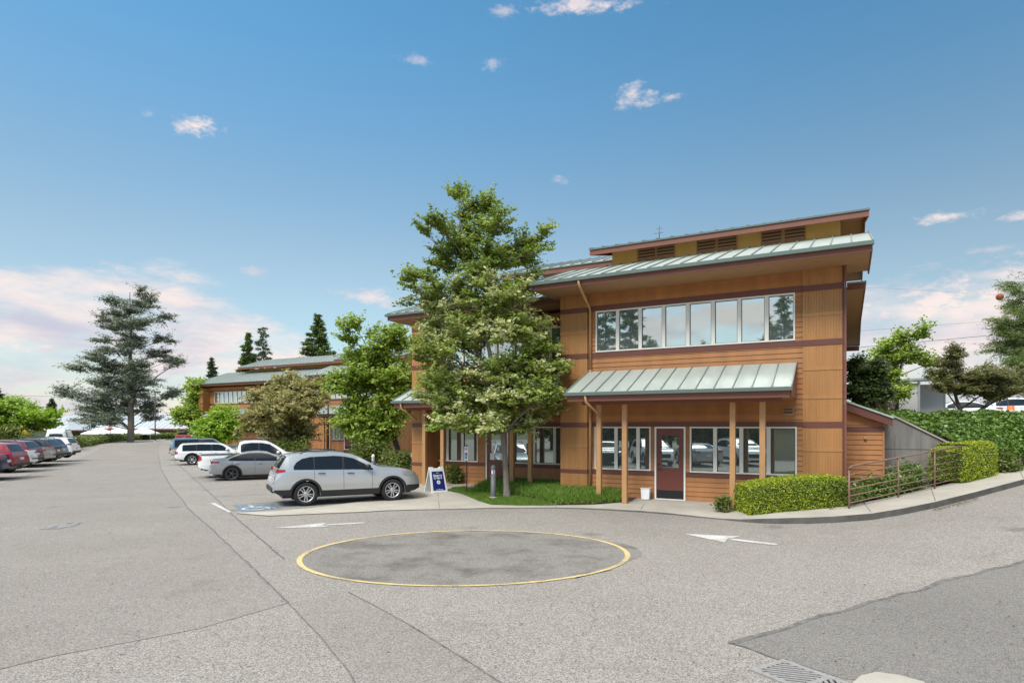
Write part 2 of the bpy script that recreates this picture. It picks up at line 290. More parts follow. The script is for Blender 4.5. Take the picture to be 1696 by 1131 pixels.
# ------------------------------------------------------------------ helpers: objects
def link(o, parent=None):
    COL.objects.link(o)
    if parent is not None: o.parent = parent
    return o
def thing(name, label, cat, loc=(0, 0, 0), rz=0., group=None):
    o = bpy.data.objects.new(name, None); o.empty_display_size = .3; link(o)
    o.location = loc; o.rotation_euler = (0, 0, rz); o['label'] = label; o['category'] = cat
    if group: o['group'] = group
    return o
def tag(o, label, cat, group=None):
    o['label'] = label; o['category'] = cat
    if group: o['group'] = group
    return o
def struct(o): o['kind'] = 'structure'; return o
def copy_tree(o, parent=None):
    c = o.copy(); COL.objects.link(c)
    if parent is not None: c.parent = parent
    for ch in o.children: copy_tree(ch, c)
    return c
class MB:
    """collects polygons and links them as one mesh object"""
    def __init__(s): s.v = []; s.f = []; s.m = []; s.sm = []
    def quad(s, a, b, c, d, m=0, sm=False):
        i = len(s.v); s.v += [tuple(a), tuple(b), tuple(c), tuple(d)]; s.f.append((i, i + 1, i + 2, i + 3)); s.m.append(m); s.sm.append(sm)
    def poly(s, pts, m=0):
        i = len(s.v); s.v += [tuple(p) for p in pts]; s.f.append(tuple(range(i, i + len(pts)))); s.m.append(m); s.sm.append(False)
    def box(s, x0, x1, y0, y1, z0, z1, m=0):
        i = len(s.v)
        s.v += [(x0, y0, z0), (x1, y0, z0), (x1, y1, z0), (x0, y1, z0), (x0, y0, z1), (x1, y0, z1), (x1, y1, z1), (x0, y1, z1)]
        for f in ((0, 3, 2, 1), (4, 5, 6, 7), (0, 1, 5, 4), (1, 2, 6, 5), (2, 3, 7, 6), (3, 0, 4, 7)):
            s.f.append(tuple(i + k for k in f)); s.m.append(m); s.sm.append(False)
    def prism(s, poly, axis, a, b, m=0):
        """extrude a 2-D outline along x, y or z from a to b"""
        def P(p, t): return {'x': (t, p[0], p[1]), 'y': (p[0], t, p[1]), 'z': (p[0], p[1], t)}[axis]
        n = len(poly); i = len(s.v)
        s.v += [P(p, a) for p in poly] + [P(p, b) for p in poly]
        s.f.append(tuple(i + k for k in range(n - 1, -1, -1))); s.f.append(tuple(i + n + k for k in range(n)))
        for k in range(n): s.f.append((i + k, i + (k + 1) % n, i + n + (k + 1) % n, i + n + k))
        s.m += [m] * (n + 2); s.sm += [False] * (n + 2)
    def tube(s, pts, rad, n=8, m=0, cap=True, sm=True):
        pts = [Vector(p) for p in pts]
        if not isinstance(rad, (list, tuple)): rad = [rad] * len(pts)
        i0 = len(s.v); up = Vector((0, 0, 1))
        for k, p in enumerate(pts):
            t = (pts[min(k + 1, len(pts) - 1)] - pts[max(k - 1, 0)]).normalized()
            a = t.cross(up if abs(t.z) < .95 else Vector((1, 0, 0))).normalized(); b = t.cross(a)
            for j in range(n):
                q = 2 * math.pi * j / n
                s.v.append(tuple(p + (a * math.cos(q) + b * math.sin(q)) * rad[k]))
        for k in range(len(pts) - 1):
            for j in range(n):
                s.f.append((i0 + k * n + j, i0 + k * n + (j + 1) % n, i0 + (k + 1) * n + (j + 1) % n, i0 + (k + 1) * n + j)); s.m.append(m); s.sm.append(sm)
        if cap:
            s.f.append(tuple(i0 + j for j in range(n - 1, -1, -1))); s.f.append(tuple(i0 + (len(pts) - 1) * n + j for j in range(n))); s.m += [m, m]; s.sm += [False, False]
    def lathe(s, prof, c=(0, 0, 0), axis='z', n=24, m=0, sm=True, closed=False):
        """profile of (radius, height) turned about an axis through c"""
        i0 = len(s.v)
        for r, h in prof:
            for j in range(n):
                q = 2 * math.pi * j / n; a, b = r * math.cos(q), r * math.sin(q)
                s.v.append({'z': (c[0] + a, c[1] + b, c[2] + h), 'y': (c[0] + a, c[1] + h, c[2] + b)}[axis])
        K = len(prof)
        for k in range(K if closed else K - 1):
            k2 = (k + 1) % K
            for j in range(n):
                f = (i0 + k * n + j, i0 + k * n + (j + 1) % n, i0 + k2 * n + (j + 1) % n, i0 + k2 * n + j)
                s.f.append(f if axis == 'z' else f[::-1]); s.m.append(m); s.sm.append(sm)
    def grid(s, rows, m=0, sm=True):
        i0 = len(s.v); n = len(rows[0])
        for r in rows: s.v += [tuple(p) for p in r]
        for k in range(len(rows) - 1):
            for j in range(n - 1):
                s.f.append((i0 + k * n + j, i0 + k * n + j + 1, i0 + (k + 1) * n + j + 1, i0 + (k + 1) * n + j)); s.m.append(m); s.sm.append(sm)
    def build(s, name, mats, parent=None, bevel=0.):
        me = bpy.data.meshes.new(name); me.from_pydata(s.v, [], s.f)
        for x in (mats if isinstance(mats, (list, tuple)) else [mats]): me.materials.append(x)
        me.polygons.foreach_set('material_index', s.m); me.polygons.foreach_set('use_smooth', s.sm); me.update()
        o = bpy.data.objects.new(name, me); link(o, parent)
        if bevel:
            b = o.modifiers.new('bevel', 'BEVEL'); b.width = bevel; b.segments = 2; b.limit_method = 'ANGLE'
        return o
def np_mesh(name, V, nper, mats, parent=None, midx=None):
    """many small polygons of nper corners each, from one array"""
    me = bpy.data.meshes.new(name); n = len(V) // nper
    me.vertices.add(len(V)); me.vertices.foreach_set('co', np.ascontiguousarray(V, dtype=np.float32).ravel())
    me.loops.add(len(V)); me.loops.foreach_set('vertex_index', np.arange(len(V), dtype=np.int32))
    me.polygons.add(n); me.polygons.foreach_set('loop_start', np.arange(n, dtype=np.int32) * nper); me.polygons.foreach_set('loop_total', np.full(n, nper, dtype=np.int32))
    for x in (mats if isinstance(mats, (list, tuple)) else [mats]): me.materials.append(x)
    if midx is not None: me.polygons.foreach_set('material_index', np.asarray(midx, dtype=np.int32))
    me.update(calc_edges=True); me.validate()
    return link(bpy.data.objects.new(name, me), parent)
def text(name, body, size, mat_, parent, loc, rot, align='CENTER', ext=.001, bold=0.):
    c = bpy.data.curves.new(name, 'FONT'); c.body = body; c.size = size; c.align_x = align; c.align_y = 'CENTER'; c.extrude = ext; c.offset = bold; c.space_line = .85
    tmp = bpy.data.objects.new('text', c); COL.objects.link(tmp); bpy.context.view_layer.update(); me = bpy.data.meshes.new_from_object(tmp.evaluated_get(bpy.context.evaluated_depsgraph_get()))
    bpy.data.objects.remove(tmp); bpy.data.curves.remove(c); me.materials.clear(); me.materials.append(mat_); o = bpy.data.objects.new(name, me); link(o, parent); o.location = loc; o.rotation_euler = rot
    return o

# ------------------------------------------------------------------ terrain
def sst(a, b, x):
    t = np.clip((np.asarray(x, dtype=float) - a) / (b - a), 0, 1); return t * t * (3 - 2 * t)
def gz(X, Y):
    X = np.asarray(X, dtype=float); Y = np.asarray(Y, dtype=float)
    a = np.maximum(X - 6, 0); z = .1 * a * a / (a + 1.2); z = np.minimum(z, 2.6)
    z = z - .22 * sst(17, 31, Y) * (1 - sst(46, 66, Y)) * (1 - sst(-11, -5, X))       # the lot dips a little towards the far stalls
    return z + .85 * sst(52, 82, Y) * sst(-52, -40, X)
def at(px, py, z=None):
    """ground point seen at a pixel of the photograph (z: known height instead of the terrain)"""
    zz = 0. if z is None else z
    for _ in range(12):
        Y = (H - zz) * FPX / (py - CY); X = (px - CX) / FPX * Y
        if z is not None: break
        zz = .5 * zz + .5 * float(gz(X, Y))
    return Vector((X, Y, zz))
TH = math.atan(.5432); sT, cT = math.sin(TH), math.cos(TH); CD = 19.3
def loc(s, y, z=0., D=CD, ds=0.):
    """office frame: s along the front (right positive), y into the building"""
    m = D + y; q = s + ds
    return Vector((q * cT + m * sT, -q * sT + m * cT, z))
def pxs(px, y=0., D=CD):
    t = (px - CX) / FPX; Z = (D + y) / (cT + t * sT); return Z * t * cT - Z * sT

xs = np.concatenate([np.linspace(-1500, -110, 12), np.linspace(-100, 6, 60), np.linspace(7, 40, 50), np.linspace(45, 1500, 12)])
ys = np.concatenate([np.linspace(-400, -45, 8), np.linspace(-40, 110, 110), np.linspace(120, 2500, 14)])
def sheet(name, xs, ys, dz, m):
    X, Y = np.meshgrid(xs, ys); Z = gz(X, Y) + dz
    b = MB(); b.grid([[(X[j, i], Y[j, i], Z[j, i]) for i in range(len(xs))] for j in range(len(ys))]); return struct(b.build(name, m))
sheet('ground', xs, ys, -.05, MT['field'])
xl = np.concatenate([np.linspace(-75, 5, 100), np.linspace(5.5, 34, 50)]); yl = np.concatenate([np.linspace(-35, 4, 14), np.linspace(5, 108, 130)])
lot = sheet('parking_lot', xl, yl, 0., MT['lot'])
def ground_patch(name, px, m, dz=.004, parent=None, sub=0):
    bm = bmesh.new(); vs = []
    for p in px:
        q = at(*p) if len(p) == 2 else Vector(p); vs.append(bm.verts.new((q.x, q.y, 0)))
    f = bm.faces.new(vs); bmesh.ops.triangulate(bm, faces=[f])
    for _ in range(sub): bmesh.ops.subdivide_edges(bm, edges=bm.edges[:], cuts=1, use_grid_fill=True)
    for v in bm.verts: v.co.z = float(gz(v.co.x, v.co.y)) + dz
    bm.normal_update()
    for f in bm.faces:
        if f.normal.z < 0: f.normal_flip()
    me = bpy.data.meshes.new(name); bm.to_mesh(me); bm.free(); me.materials.append(m)
    return link(bpy.data.objects.new(name, me), parent)
def strip(name, pts, w, m, dz, parent=None, jitter=0.):
    """a painted or tarred line of width w along ground points"""
    P = [at(*p) if len(p) == 2 else Vector(p) for p in pts]; Q = []
    for a, b in zip(P, P[1:]):
        n = max(2, int((b - a).length / .35)); Q += [a.lerp(b, k / n) for k in range(n)]
    Q.append(P[-1]); L_, R_ = [], []
    for k, q in enumerate(Q):
        t = (Q[min(k + 1, len(Q) - 1)] - Q[max(k - 1, 0)]); t.z = 0; t.normalize(); nn = Vector((-t.y, t.x, 0))
        o = rnd.uniform(-jitter, jitter); ww = w * (1 + rnd.uniform(-1, 1) * min(.5, jitter * 8))
        for lst, sg in ((L_, 1), (R_, -1)):
            p = q + nn * (sg * ww / 2 + o); lst.append((p.x, p.y, float(gz(p.x, p.y)) + dz))
    b = MB(); b.grid([R_, L_]); return b.build(name, m, parent)
lane = struct(ground_patch('road', [(-40, 817), (0, 802), (80, 775), (160, 748), (226, 731), (262, 727), (275, 727), (262, 752), (266, 775), (285, 808), (312, 842), (360, 885), (415, 938), (478, 998), (430, 1012), (330, 1041), (200, 1066), (90, 1086), (0, 1108), (-330, 1150), (-380, 930)], MT['lane'], .005, None, 5))
ground_patch('asphalt_patch', [(478, 998), (560, 985), (585, 984), (640, 1014), (700, 1048), (760, 1086), (835, 1135), (600, 1135), (560, 1090)], MT['lane'], .004, lot)
ground_patch('asphalt_patch', [(1208, 1064), (1300, 1040), (1420, 1004), (1560, 964), (1640, 944), (1720, 922), (1900, 905), (2000, 1130), (1480, 1131), (1397, 1124), (1330, 1102), (1290, 1092)], MT['patch'], .004, lot, 2)
cut = [(at(*p)) for p in ((494, 924), (1037, 914), (765, 879), (765, 970.5))]
def ring_pt(q, k=1.0):
    # the painted ring: an oval on the ground, a little longer across the drive than along it
    c = Vector(((cut[0].x + cut[1].x) / 2, (cut[2].y + cut[3].y) / 2, 0)); rx = (cut[1].x - cut[0].x) / 2; ry = (cut[2].y - cut[3].y) / 2
    x, y = rx * math.cos(q), ry * math.sin(q); return Vector((c.x + x * k, c.y + y * k + .03 * x, 0))
ground_patch('asphalt_patch', [tuple(ring_pt(2 * math.pi * k / 40, 1.0 + .03 * math.sin(3 * k) + (.10 if k in (0, 1, 2, 39) else 0))) for k in range(40)], MT['ringpatch'], .005, lot)
b = MB(); ra, rb = [], []
for k in range(121):
    q = 2 * math.pi * k / 120; w = .0135 + .003 * rnd.random(); a_, b_ = ring_pt(q, 1 - w), ring_pt(q, 1 + w)
    ra.append((a_.x, a_.y, .010)); rb.append((b_.x, b_.y, .010))
b.grid([ra, rb]); b.build('painted_ring', MT['yellow'], lot)
def arrow(tail, tip, w=.13, hl=1.15, hw=.62, parent=lot, sign=1):
    a, t = at(*tail), at(*tip); d = (t - a); d.z = 0; Lg = d.length; d.normalize(); n = Vector((-d.y, d.x, 0)); b = MB()
    def P(x, y): p = a + d * x + n * y; return (p.x, p.y, float(gz(p.x, p.y)) + .008)
    b.quad(P(0, -w / 2), P(Lg - hl + .05, -w / 2), P(Lg - hl + .05, w / 2), P(0, w / 2))
    b.poly([P(Lg - hl, -hw / 2), P(Lg, 0), P(Lg - hl, hw / 2), P(Lg - hl + .12, 0)]); return b.build('painted_arrow', MT['white_paint'], parent)
arrow((604, 865.5), (453, 874.5), .17, 1.25, .72); arrow((1288, 902), (1133, 884), .2, 1.1, .95)
# cracks and tar seams
for pts, w, j in (([(262, 752), (266, 775), (285, 808), (312, 842), (360, 885), (415, 938), (478, 998)], .04, .02), ([(578, 980), (640, 1014), (700, 1048), (760, 1086), (835, 1135)], .022, .01),
                  ([(285, 760), (330, 800), (380, 848), (470, 925)], .035, .015), ([(1208, 1064), (1300, 1040), (1420, 1004), (1560, 964), (1640, 944), (1720, 922)], .075, .04),
                  ([(478, 998), (520, 1042), (560, 1090), (590, 1133)], .012, .012), ([(1208, 1064), (1255, 1078), (1292, 1092)], .04, .02), ([(0, 802), (80, 775), (160, 748), (226, 731)], .05, .01),
                  ([(915, 837), (960, 838.5), (1040, 845), (1110, 851)], .03, .02)):
    strip('tar_seam', pts, w, MT['tar'], .0075, lot, j)
# stall lines of the row by the buildings
RD = Vector((-.503, .864, 0)); PD = Vector((.882, .471, 0))
def stall_line(p, L_=4.9, w=.1, m='worn_white'): strip('stall_line', [tuple(p), tuple(p + PD * L_)], w, MT[m], .008, lot)
for k, px in enumerate(((357, 836, 5.0), (344, 822, 5), (329, 808, 5), (318, 798, 5), (304, 785, 5), (291, 773, 5))):
    stall_line(at(px[0] + 8, px[1]), px[2])
strip('stall_line', [(352, 833), (380, 848)], .11, MT['white_paint'], .009, lot)
for k in range(9):
    stall_line(at(118 - k * 14, 757 + k * 4.7) - PD * 5.2, 4.9)
ground_patch('painted_panel', [(385, 837), (452, 834), (466, 842), (402, 848)], MT['blue_paint'], .0065, lot)
def wheelchair(m, parent, M4, name='accessible_symbol', t=.001):
    """the access symbol in its own unit square, placed by a matrix"""
    b = MB()
    def seg(a, c, w):
        a, c = Vector(a), Vector(c); d = (c - a).normalized(); n = Vector((-d.y, d.x)) * w / 2
        b.poly([(p.x, p.y, 0) for p in (a - n, c - n, c + n, a + n)])
    b.poly([(.42 + .075 * math.cos(q), .90 + .075 * math.sin(q), 0) for q in [2 * math.pi * k / 16 for k in range(16)]])
    seg((.42, .80), (.45, .45), .10); seg((.43, .62), (.68, .62), .08); seg((.45, .46), (.72, .46), .09); seg((.70, .48), (.84, .14), .09); seg((.82, .17), (.95, .21), .07)
    C_ = Vector((.44, .30)); rr = .27
    for k in range(18):
        a0, a1 = R(105 + k * 12.5), R(105 + (k + 1) * 12.5)
        b.poly([(C_.x + r_ * math.cos(a_), C_.y + r_ * math.sin(a_), 0) for r_, a_ in ((rr - .04, a0), (rr - .04, a1), (rr + .04, a1), (rr + .04, a0))][::-1])
    for i, v in enumerate(b.v): b.v[i] = tuple(M4 @ Vector(v))
    return b.build(name, m, parent)
q = at(404, 846); wheelchair(MT['white_paint'], lot, Matrix.Translation((q.x - .2, q.y - .05, .0105)) @ Matrix.Rotation(R(28 - 90 + 90), 4, 'Z') @ Matrix.Scale(1.15, 4))

# ------------------------------------------------------------------ pavement, kerb, bank, street
def zwalk(X, Y):
    d = CD - (X * sT + Y * cT)
    zk = .02 + .13 * float(sst(5.3, 6.8, X)); zd = .02 + .125 * min(1, max(0, (2.7 - d) / 2.7))
    return float(gz(X, Y)) + max(zk, zd)
OUT = [(393, 850.6), (445, 855), (537, 851), (600, 848.5), (640, 846), (680, 845), (728, 844), (810, 842), (870, 841.5), (920, 841.5), (968, 843), (1007, 845), (1060, 848), (1110, 852), (1159, 857), (1192, 860), (1225, 863.5),
       (1275, 867), (1340, 867), (1380, 865.5), (1444, 860.5), (1495, 852), (1550, 840.5), (1613, 824.6), (1696, 802), (1800, 777)]
RA = Vector((8.62, 15.75, 0)); RB = Vector((13.3, 18.2, 0)); RU = (RB - RA).normalized(); RN = Vector((-RU.y, RU.x, 0))
inn = [at(394, 849.4), at(459, 847), at(523, 841), at(597, 831), at(640, 818), at(676, 806), loc(-14.9, 1.6), loc(-12.2, 1.6), loc(-10.6, 1.6), loc(-9, 1.6), loc(-7.6, .2), loc(-6.8, .2), loc(-5.6, .2), loc(-4.6, .2), loc(-3.7, .2), loc(-3.0, .2), loc(-2.3, .2),
       loc(-1.2, .2), loc(-.2, .2), RA + RN * .6, RA + RU * 1.0 + RN * .25, RA + RU * 2.4 + RN * .18, RA + RU * 4.0 + RN * .18, RA + RU * 6.2 + RN * .18, RA + RU * 9.0 + RN * .18, RA + RU * 13. + RN * .18]
outw = [at(*p) for p in OUT]
for k in range(18, len(outw)): pass
rows = []
for o_, i_ in zip(outw, inn):
    r = []
    for k in range(9):
        p = o_.lerp(i_, k / 8); r.append((p.x, p.y, zwalk(p.x, p.y)))
    rows.append(r)
b = MB()
dense = []
for a_, c_ in zip(rows, rows[1:]):
    for k in range(3): dense.append([tuple(Vector(p).lerp(Vector(q_), k / 3)) for p, q_ in zip(a_, c_)])
dense.append(rows[-1]); b.grid(dense[::-1]); walk = struct(b.build('sidewalk', MT['concrete']))
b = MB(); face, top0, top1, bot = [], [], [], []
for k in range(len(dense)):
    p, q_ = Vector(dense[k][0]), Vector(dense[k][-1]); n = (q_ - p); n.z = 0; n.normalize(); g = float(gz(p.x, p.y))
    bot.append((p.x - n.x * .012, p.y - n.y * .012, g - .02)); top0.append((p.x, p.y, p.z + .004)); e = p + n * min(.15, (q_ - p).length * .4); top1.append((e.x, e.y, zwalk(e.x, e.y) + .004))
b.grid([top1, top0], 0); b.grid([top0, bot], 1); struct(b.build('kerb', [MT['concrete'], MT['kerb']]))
# joints scored across the pavement
for ia in (6, 9, 12, 20, 22, 24):
    a_, c_ = Vector(rows[ia][0]), Vector(rows[ia][-1]); n = Vector((-(c_ - a_).y, (c_ - a_).x, 0)).normalized() * .008; b = MB(); P = [a_.lerp(c_, k / 10) for k in range(11)]
    if ia < 18: P = P[:6]
    b.grid([[(p.x - n.x, p.y - n.y, zwalk(p.x, p.y) + .003) for p in P], [(p.x + n.x, p.y + n.y, zwalk(p.x, p.y) + .003) for p in P]]); b.build('pavement_joint', MT['kerb'], walk)
# planting bank behind the retaining wall, street on top of it
toe = lambda a, z: tuple((RA + RU * a + RN * .22)[:2]) + (z,)
pairs = [(loc(-3, 3.95, 2.72), loc(-3, 12, 2.80)), (loc(1, 3.95, 2.62), loc(2, 12, 2.80)), (loc(3.1, 3.95, 1.74), loc(5.2, 12, 2.80)), (toe(6.0, 1.02), loc(8.2, 12, 2.80)), (toe(9, 1.2), loc(12, 12, 2.80)), (toe(14, 1.6), loc(18, 12, 2.80)), (toe(22, 2.3), loc(28, 12, 2.80))]
pp = []
for (a_, b_), (c_, d_) in zip(pairs, pairs[1:]):
    for k in range(6): pp.append((Vector(a_).lerp(Vector(c_), k / 6), Vector(b_).lerp(Vector(d_), k / 6)))
pp.append((Vector(pairs[-1][0]), Vector(pairs[-1][1])))
bank_rows = []
for a_, b_ in pp:
    r = []
    for k in range(17):
        t = k / 16; p = a_.lerp(b_, t); p.z = a_.z + (b_.z - a_.z) * math.sin(t * math.pi / 2) ** .9 + .06 * math.sin(p.x * 2.1 + p.y) + .05 * math.sin(p.y * 3.3); r.append(tuple(p))
    bank_rows.append(r)
b = MB(); b.grid(bank_rows[::-1]); struct(b.build('hill', MT['soil']))
b = MB(); A4 = [loc(-30, 12.2, 2.62), loc(70, 12.2, 2.62), loc(70, 40, 2.66), loc(-30, 40, 2.66)]; b.quad(*A4); struct(b.build('street', MT['street']))

# ------------------------------------------------------------------ leaves, branches, trees
G = np.random.default_rng(5)
def unit(n):
    v = G.normal(size=(n, 3)); return v / np.linalg.norm(v, axis=1, keepdims=True)
def leaf_quads(C, size, up=.55, aspect=.55, jit=.35, dirs=None, out=None):
    """one pointed leaf (a kite of four corners) at every point of C"""
    n = len(C); nrm = unit(n) * (1 - up) + np.array([0, 0, up]); nrm = nrm + unit(n) * .35 + (0 if out is None else out * .55); nrm /= np.linalg.norm(nrm, axis=1, keepdims=True)
    t = unit(n) if dirs is None else dirs + unit(n) * .35
    t -= nrm * np.sum(t * nrm, axis=1, keepdims=True); t /= np.linalg.norm(t, axis=1, keepdims=True) + 1e-9; bt = np.cross(nrm, t)
    s = (size * (1 + jit * G.uniform(-1, 1, n)))[:, None]
    V = np.stack([C - t * s * .5, C + bt * s * aspect * .5 + t * s * .05 + nrm * s * .08, C + t * s * .5, C - bt * s * aspect * .5 + t * s * .05 + nrm * s * .08], axis=1)
    return V.reshape(-1, 3)
LAST_OUT = None
def in_blobs(blobs, n, shell=.35, wexp=.65):
    """cluster centres spread through a set of ellipsoids (cx,cy,cz,rx,ry,rz), thicker towards the outside"""
    vol = np.array([b[3] * b[4] * b[5] for b in blobs]) ** wexp; k = G.choice(len(blobs), n, p=vol / vol.sum()); B = np.array([b[:6] for b in blobs])[k]
    r = G.uniform(0, 1, n) ** shell; u = unit(n); global LAST_OUT; LAST_OUT = u * r[:, None]; return B[:, :3] + u * r[:, None] * B[:, 3:6]
def limb(mb, p0, p1, r0, r1, sag=.1, n=6, m=0):
    p0, p1 = Vector(p0), Vector(p1); L_ = (p1 - p0).length; side = Vector((rnd.uniform(-1, 1), rnd.uniform(-1, 1), rnd.uniform(-.4, .8))) * L_ * sag
    pts = [p0.lerp(p1, k / n) + side * math.sin(math.pi * k / n) for k in range(n + 1)]; mb.tube(pts, [r0 + (r1 - r0) * k / n for k in range(n + 1)], 6, m, cap=False); return pts
def broadleaf(name, label, base, trunk, blobs, nbr, ntw, per, twl, size, lm, bark='bark', group=None, lift=.35, up=.5, cat='tree', midx=None, branch_from=.35, aspect=.55, limb_k=.5, wexp=.62, flat=1., thick=.06):
    """trunk: list of (x,y,z,r); blobs: foliage masses in metres from the base. A limb runs to every mass, nbr branches spread
    through the masses, each carries ntw twigs of length twl, and per leaves sit along every twig."""
    t = thing(name, label, cat, base, 0, group); tb = MB(); tb.tube([p[:3] for p in trunk], [p[3] for p in trunk], 10, cap=False)
    tp = [Vector(p[:3]) for p in trunk]; hz = tp[-1].z; limbs = []
    for bl in blobs:
        c = Vector(bl[:3]); s0 = min(tp, key=lambda p: abs(p.z - max(tp[0].z + hz * branch_from, c.z - .6 * (Vector((c.x, c.y)) - Vector((tp[0].x, tp[0].y))).length - .2)))
        r0 = max(.015, trunk[tp.index(s0)][3] * limb_k); limbs.append(limb(tb, s0, c, r0, r0 * .35, .07))
    vol = np.array([b[3] * b[4] * b[5] for b in blobs]) ** wexp; vol /= vol.sum(); C, Dr, Ou, Cl = [], [], [], []
    for bi, bl in enumerate(blobs):
        c = np.array(bl[:3]); rad = np.array(bl[3:6])
        for _ in range(max(2, int(round(nbr * vol[bi])))):
            u = unit(1)[0]; u[2] = u[2] * .9 + .12; tip = c + u * rad * (.55 + .55 * rnd.random() ** .6)
            lp = limbs[bi]; st = np.array(lp[rnd.choice((2, 3, 4, 5, 6)) if len(lp) > 6 else -1]); st = st + (c - st) * rnd.uniform(.0, .6)
            mid = (st + tip) / 2 + np.array([0, 0, rnd.uniform(-.02, .16)]) * np.linalg.norm(tip - st)
            q = np.linspace(0, 1, 6)[:, None]; path = (1 - q) ** 2 * st + 2 * q * (1 - q) * mid + q * q * tip
            if rnd.random() < .6: tb.tube([Vector(p) for p in path], [max(.004, thick * twl * .5 * (1 - .8 * k / 5)) for k in range(6)], 4, cap=False)
            tone = rnd.random(); ax = tip - st; ax /= np.linalg.norm(ax) + 1e-6
            for k in range(ntw):
                f = .28 + .72 * (k + rnd.random()) / ntw; p0 = (1 - f) ** 2 * st + 2 * f * (1 - f) * mid + f * f * tip
                d = ax * .75 + unit(1)[0] * np.array([1, 1, .55 * flat]) + np.array([0, 0, lift]); d /= np.linalg.norm(d) + 1e-6; L_ = twl * rnd.uniform(.5, 1.2)
                x = (np.arange(per) + G.uniform(0, 1, per)) / per; pts = p0 + d * (x * L_)[:, None]; side = np.cross(d, [0, 0, 1.]); side /= np.linalg.norm(side) + 1e-6
                sg = G.choice((-1., 1.), per)[:, None]; pts = pts + side * sg * size * G.uniform(.15, .6, (per, 1)) + G.normal(size=(per, 3)) * size * np.array([.35, .35, .22]); C.append(pts); Dr.append(d * .55 + side * sg * .8 + np.array([0, 0, -.15]))
                o = (p0 - c) / rad; Ou.append(np.repeat(o[None] * .6 + np.array([[0, -.25, .1]]), per, 0)); m_ = 0 if midx is None else midx(p0, tone); Cl.append(np.full(per, m_))
    tb.build('trunk', MT[bark], t); C = np.concatenate(C); V = leaf_quads(C, size, up, aspect, .35, np.concatenate(Dr), np.concatenate(Ou)); mats = lm if isinstance(lm, (list, tuple)) else [lm]
    np_mesh('crown', V, 4, mats, t, None if midx is None else np.concatenate(Cl)); return t
def conifer(name, label, base, h, prof, nb, lm, bark='bark_dark', group=None, droop=.25, spray=.5, dens=26, size=.35, r0=.25, clear=.08, gap=.0, lm2=None, cat='tree', rise=.1, lean=0.):
    """prof(t): branch length at height fraction t; each branch carries flat sprays of needle blades"""
    t = thing(name, label, cat, base, 0, group); tb = MB()
    tb.tube([(lean * k / 8, 0, h * k / 8) for k in range(9)], [max(.015, r0 * (1 - k / 8.2)) for k in range(9)], 8, cap=False); pts = []; dirs = []; sel = []
    for i in range(nb):
        f = clear + (1 - clear) * (i + rnd.random() * .8) / nb; f = min(f, .985); a = i * 2.399 + rnd.uniform(-.5, .5); L_ = prof(f) * rnd.uniform(.55, 1.15); rs = rise + rnd.uniform(-.16, .16); dr = droop * rnd.uniform(.6, 1.4)
        if rnd.random() < gap: L_ *= .45
        d = Vector((math.cos(a), math.sin(a), 0)); p0 = Vector((lean * f, 0, h * f)); n = 5; P = []
        for k in range(n + 1):
            q = k / n; P.append(p0 + d * L_ * q + Vector((0, 0, L_ * (rs * q - dr * q * q * (1.25 - f)))))
        tb.tube(P, [max(.006, r0 * .22 * (1 - f * .6) * (1 - .85 * k / n)) for k in range(n + 1)], 5, cap=False)
        m = max(4, int(dens * L_)); which = 1 if (lm2 and rnd.random() < .4) else 0
        for _ in range(m):
            q = .12 + .88 * rnd.random() ** .75; x = q * n; k = min(n - 1, int(x)); p = P[k].lerp(P[k + 1], x - k)
            sd_ = Vector((-d.y, d.x, 0)) * rnd.choice((-1, 1)); w = spray * L_ * (1 - q * .55) * rnd.random() * .55
            p = p + sd_ * w + Vector((0, 0, rnd.uniform(-.17, .09) * min(L_, 4) * .5 - w * .15)); pts.append(p); dirs.append((d + sd_ * .9 + Vector((0, 0, -.25))).normalized()); sel.append(which)
    tb.build('trunk', MT[bark], t); C = np.repeat(np.array(pts), 3, axis=0); D = np.repeat(np.array(dirs), 3, axis=0)
    C = C + G.normal(size=C.shape) * size * .22
    V = leaf_quads(C, size, .6, .24, .4, D); np_mesh('crown', V, 4, [lm] + ([lm2] if lm2 else []), t, np.repeat(np.array(sel), 3) if lm2 else None); return t
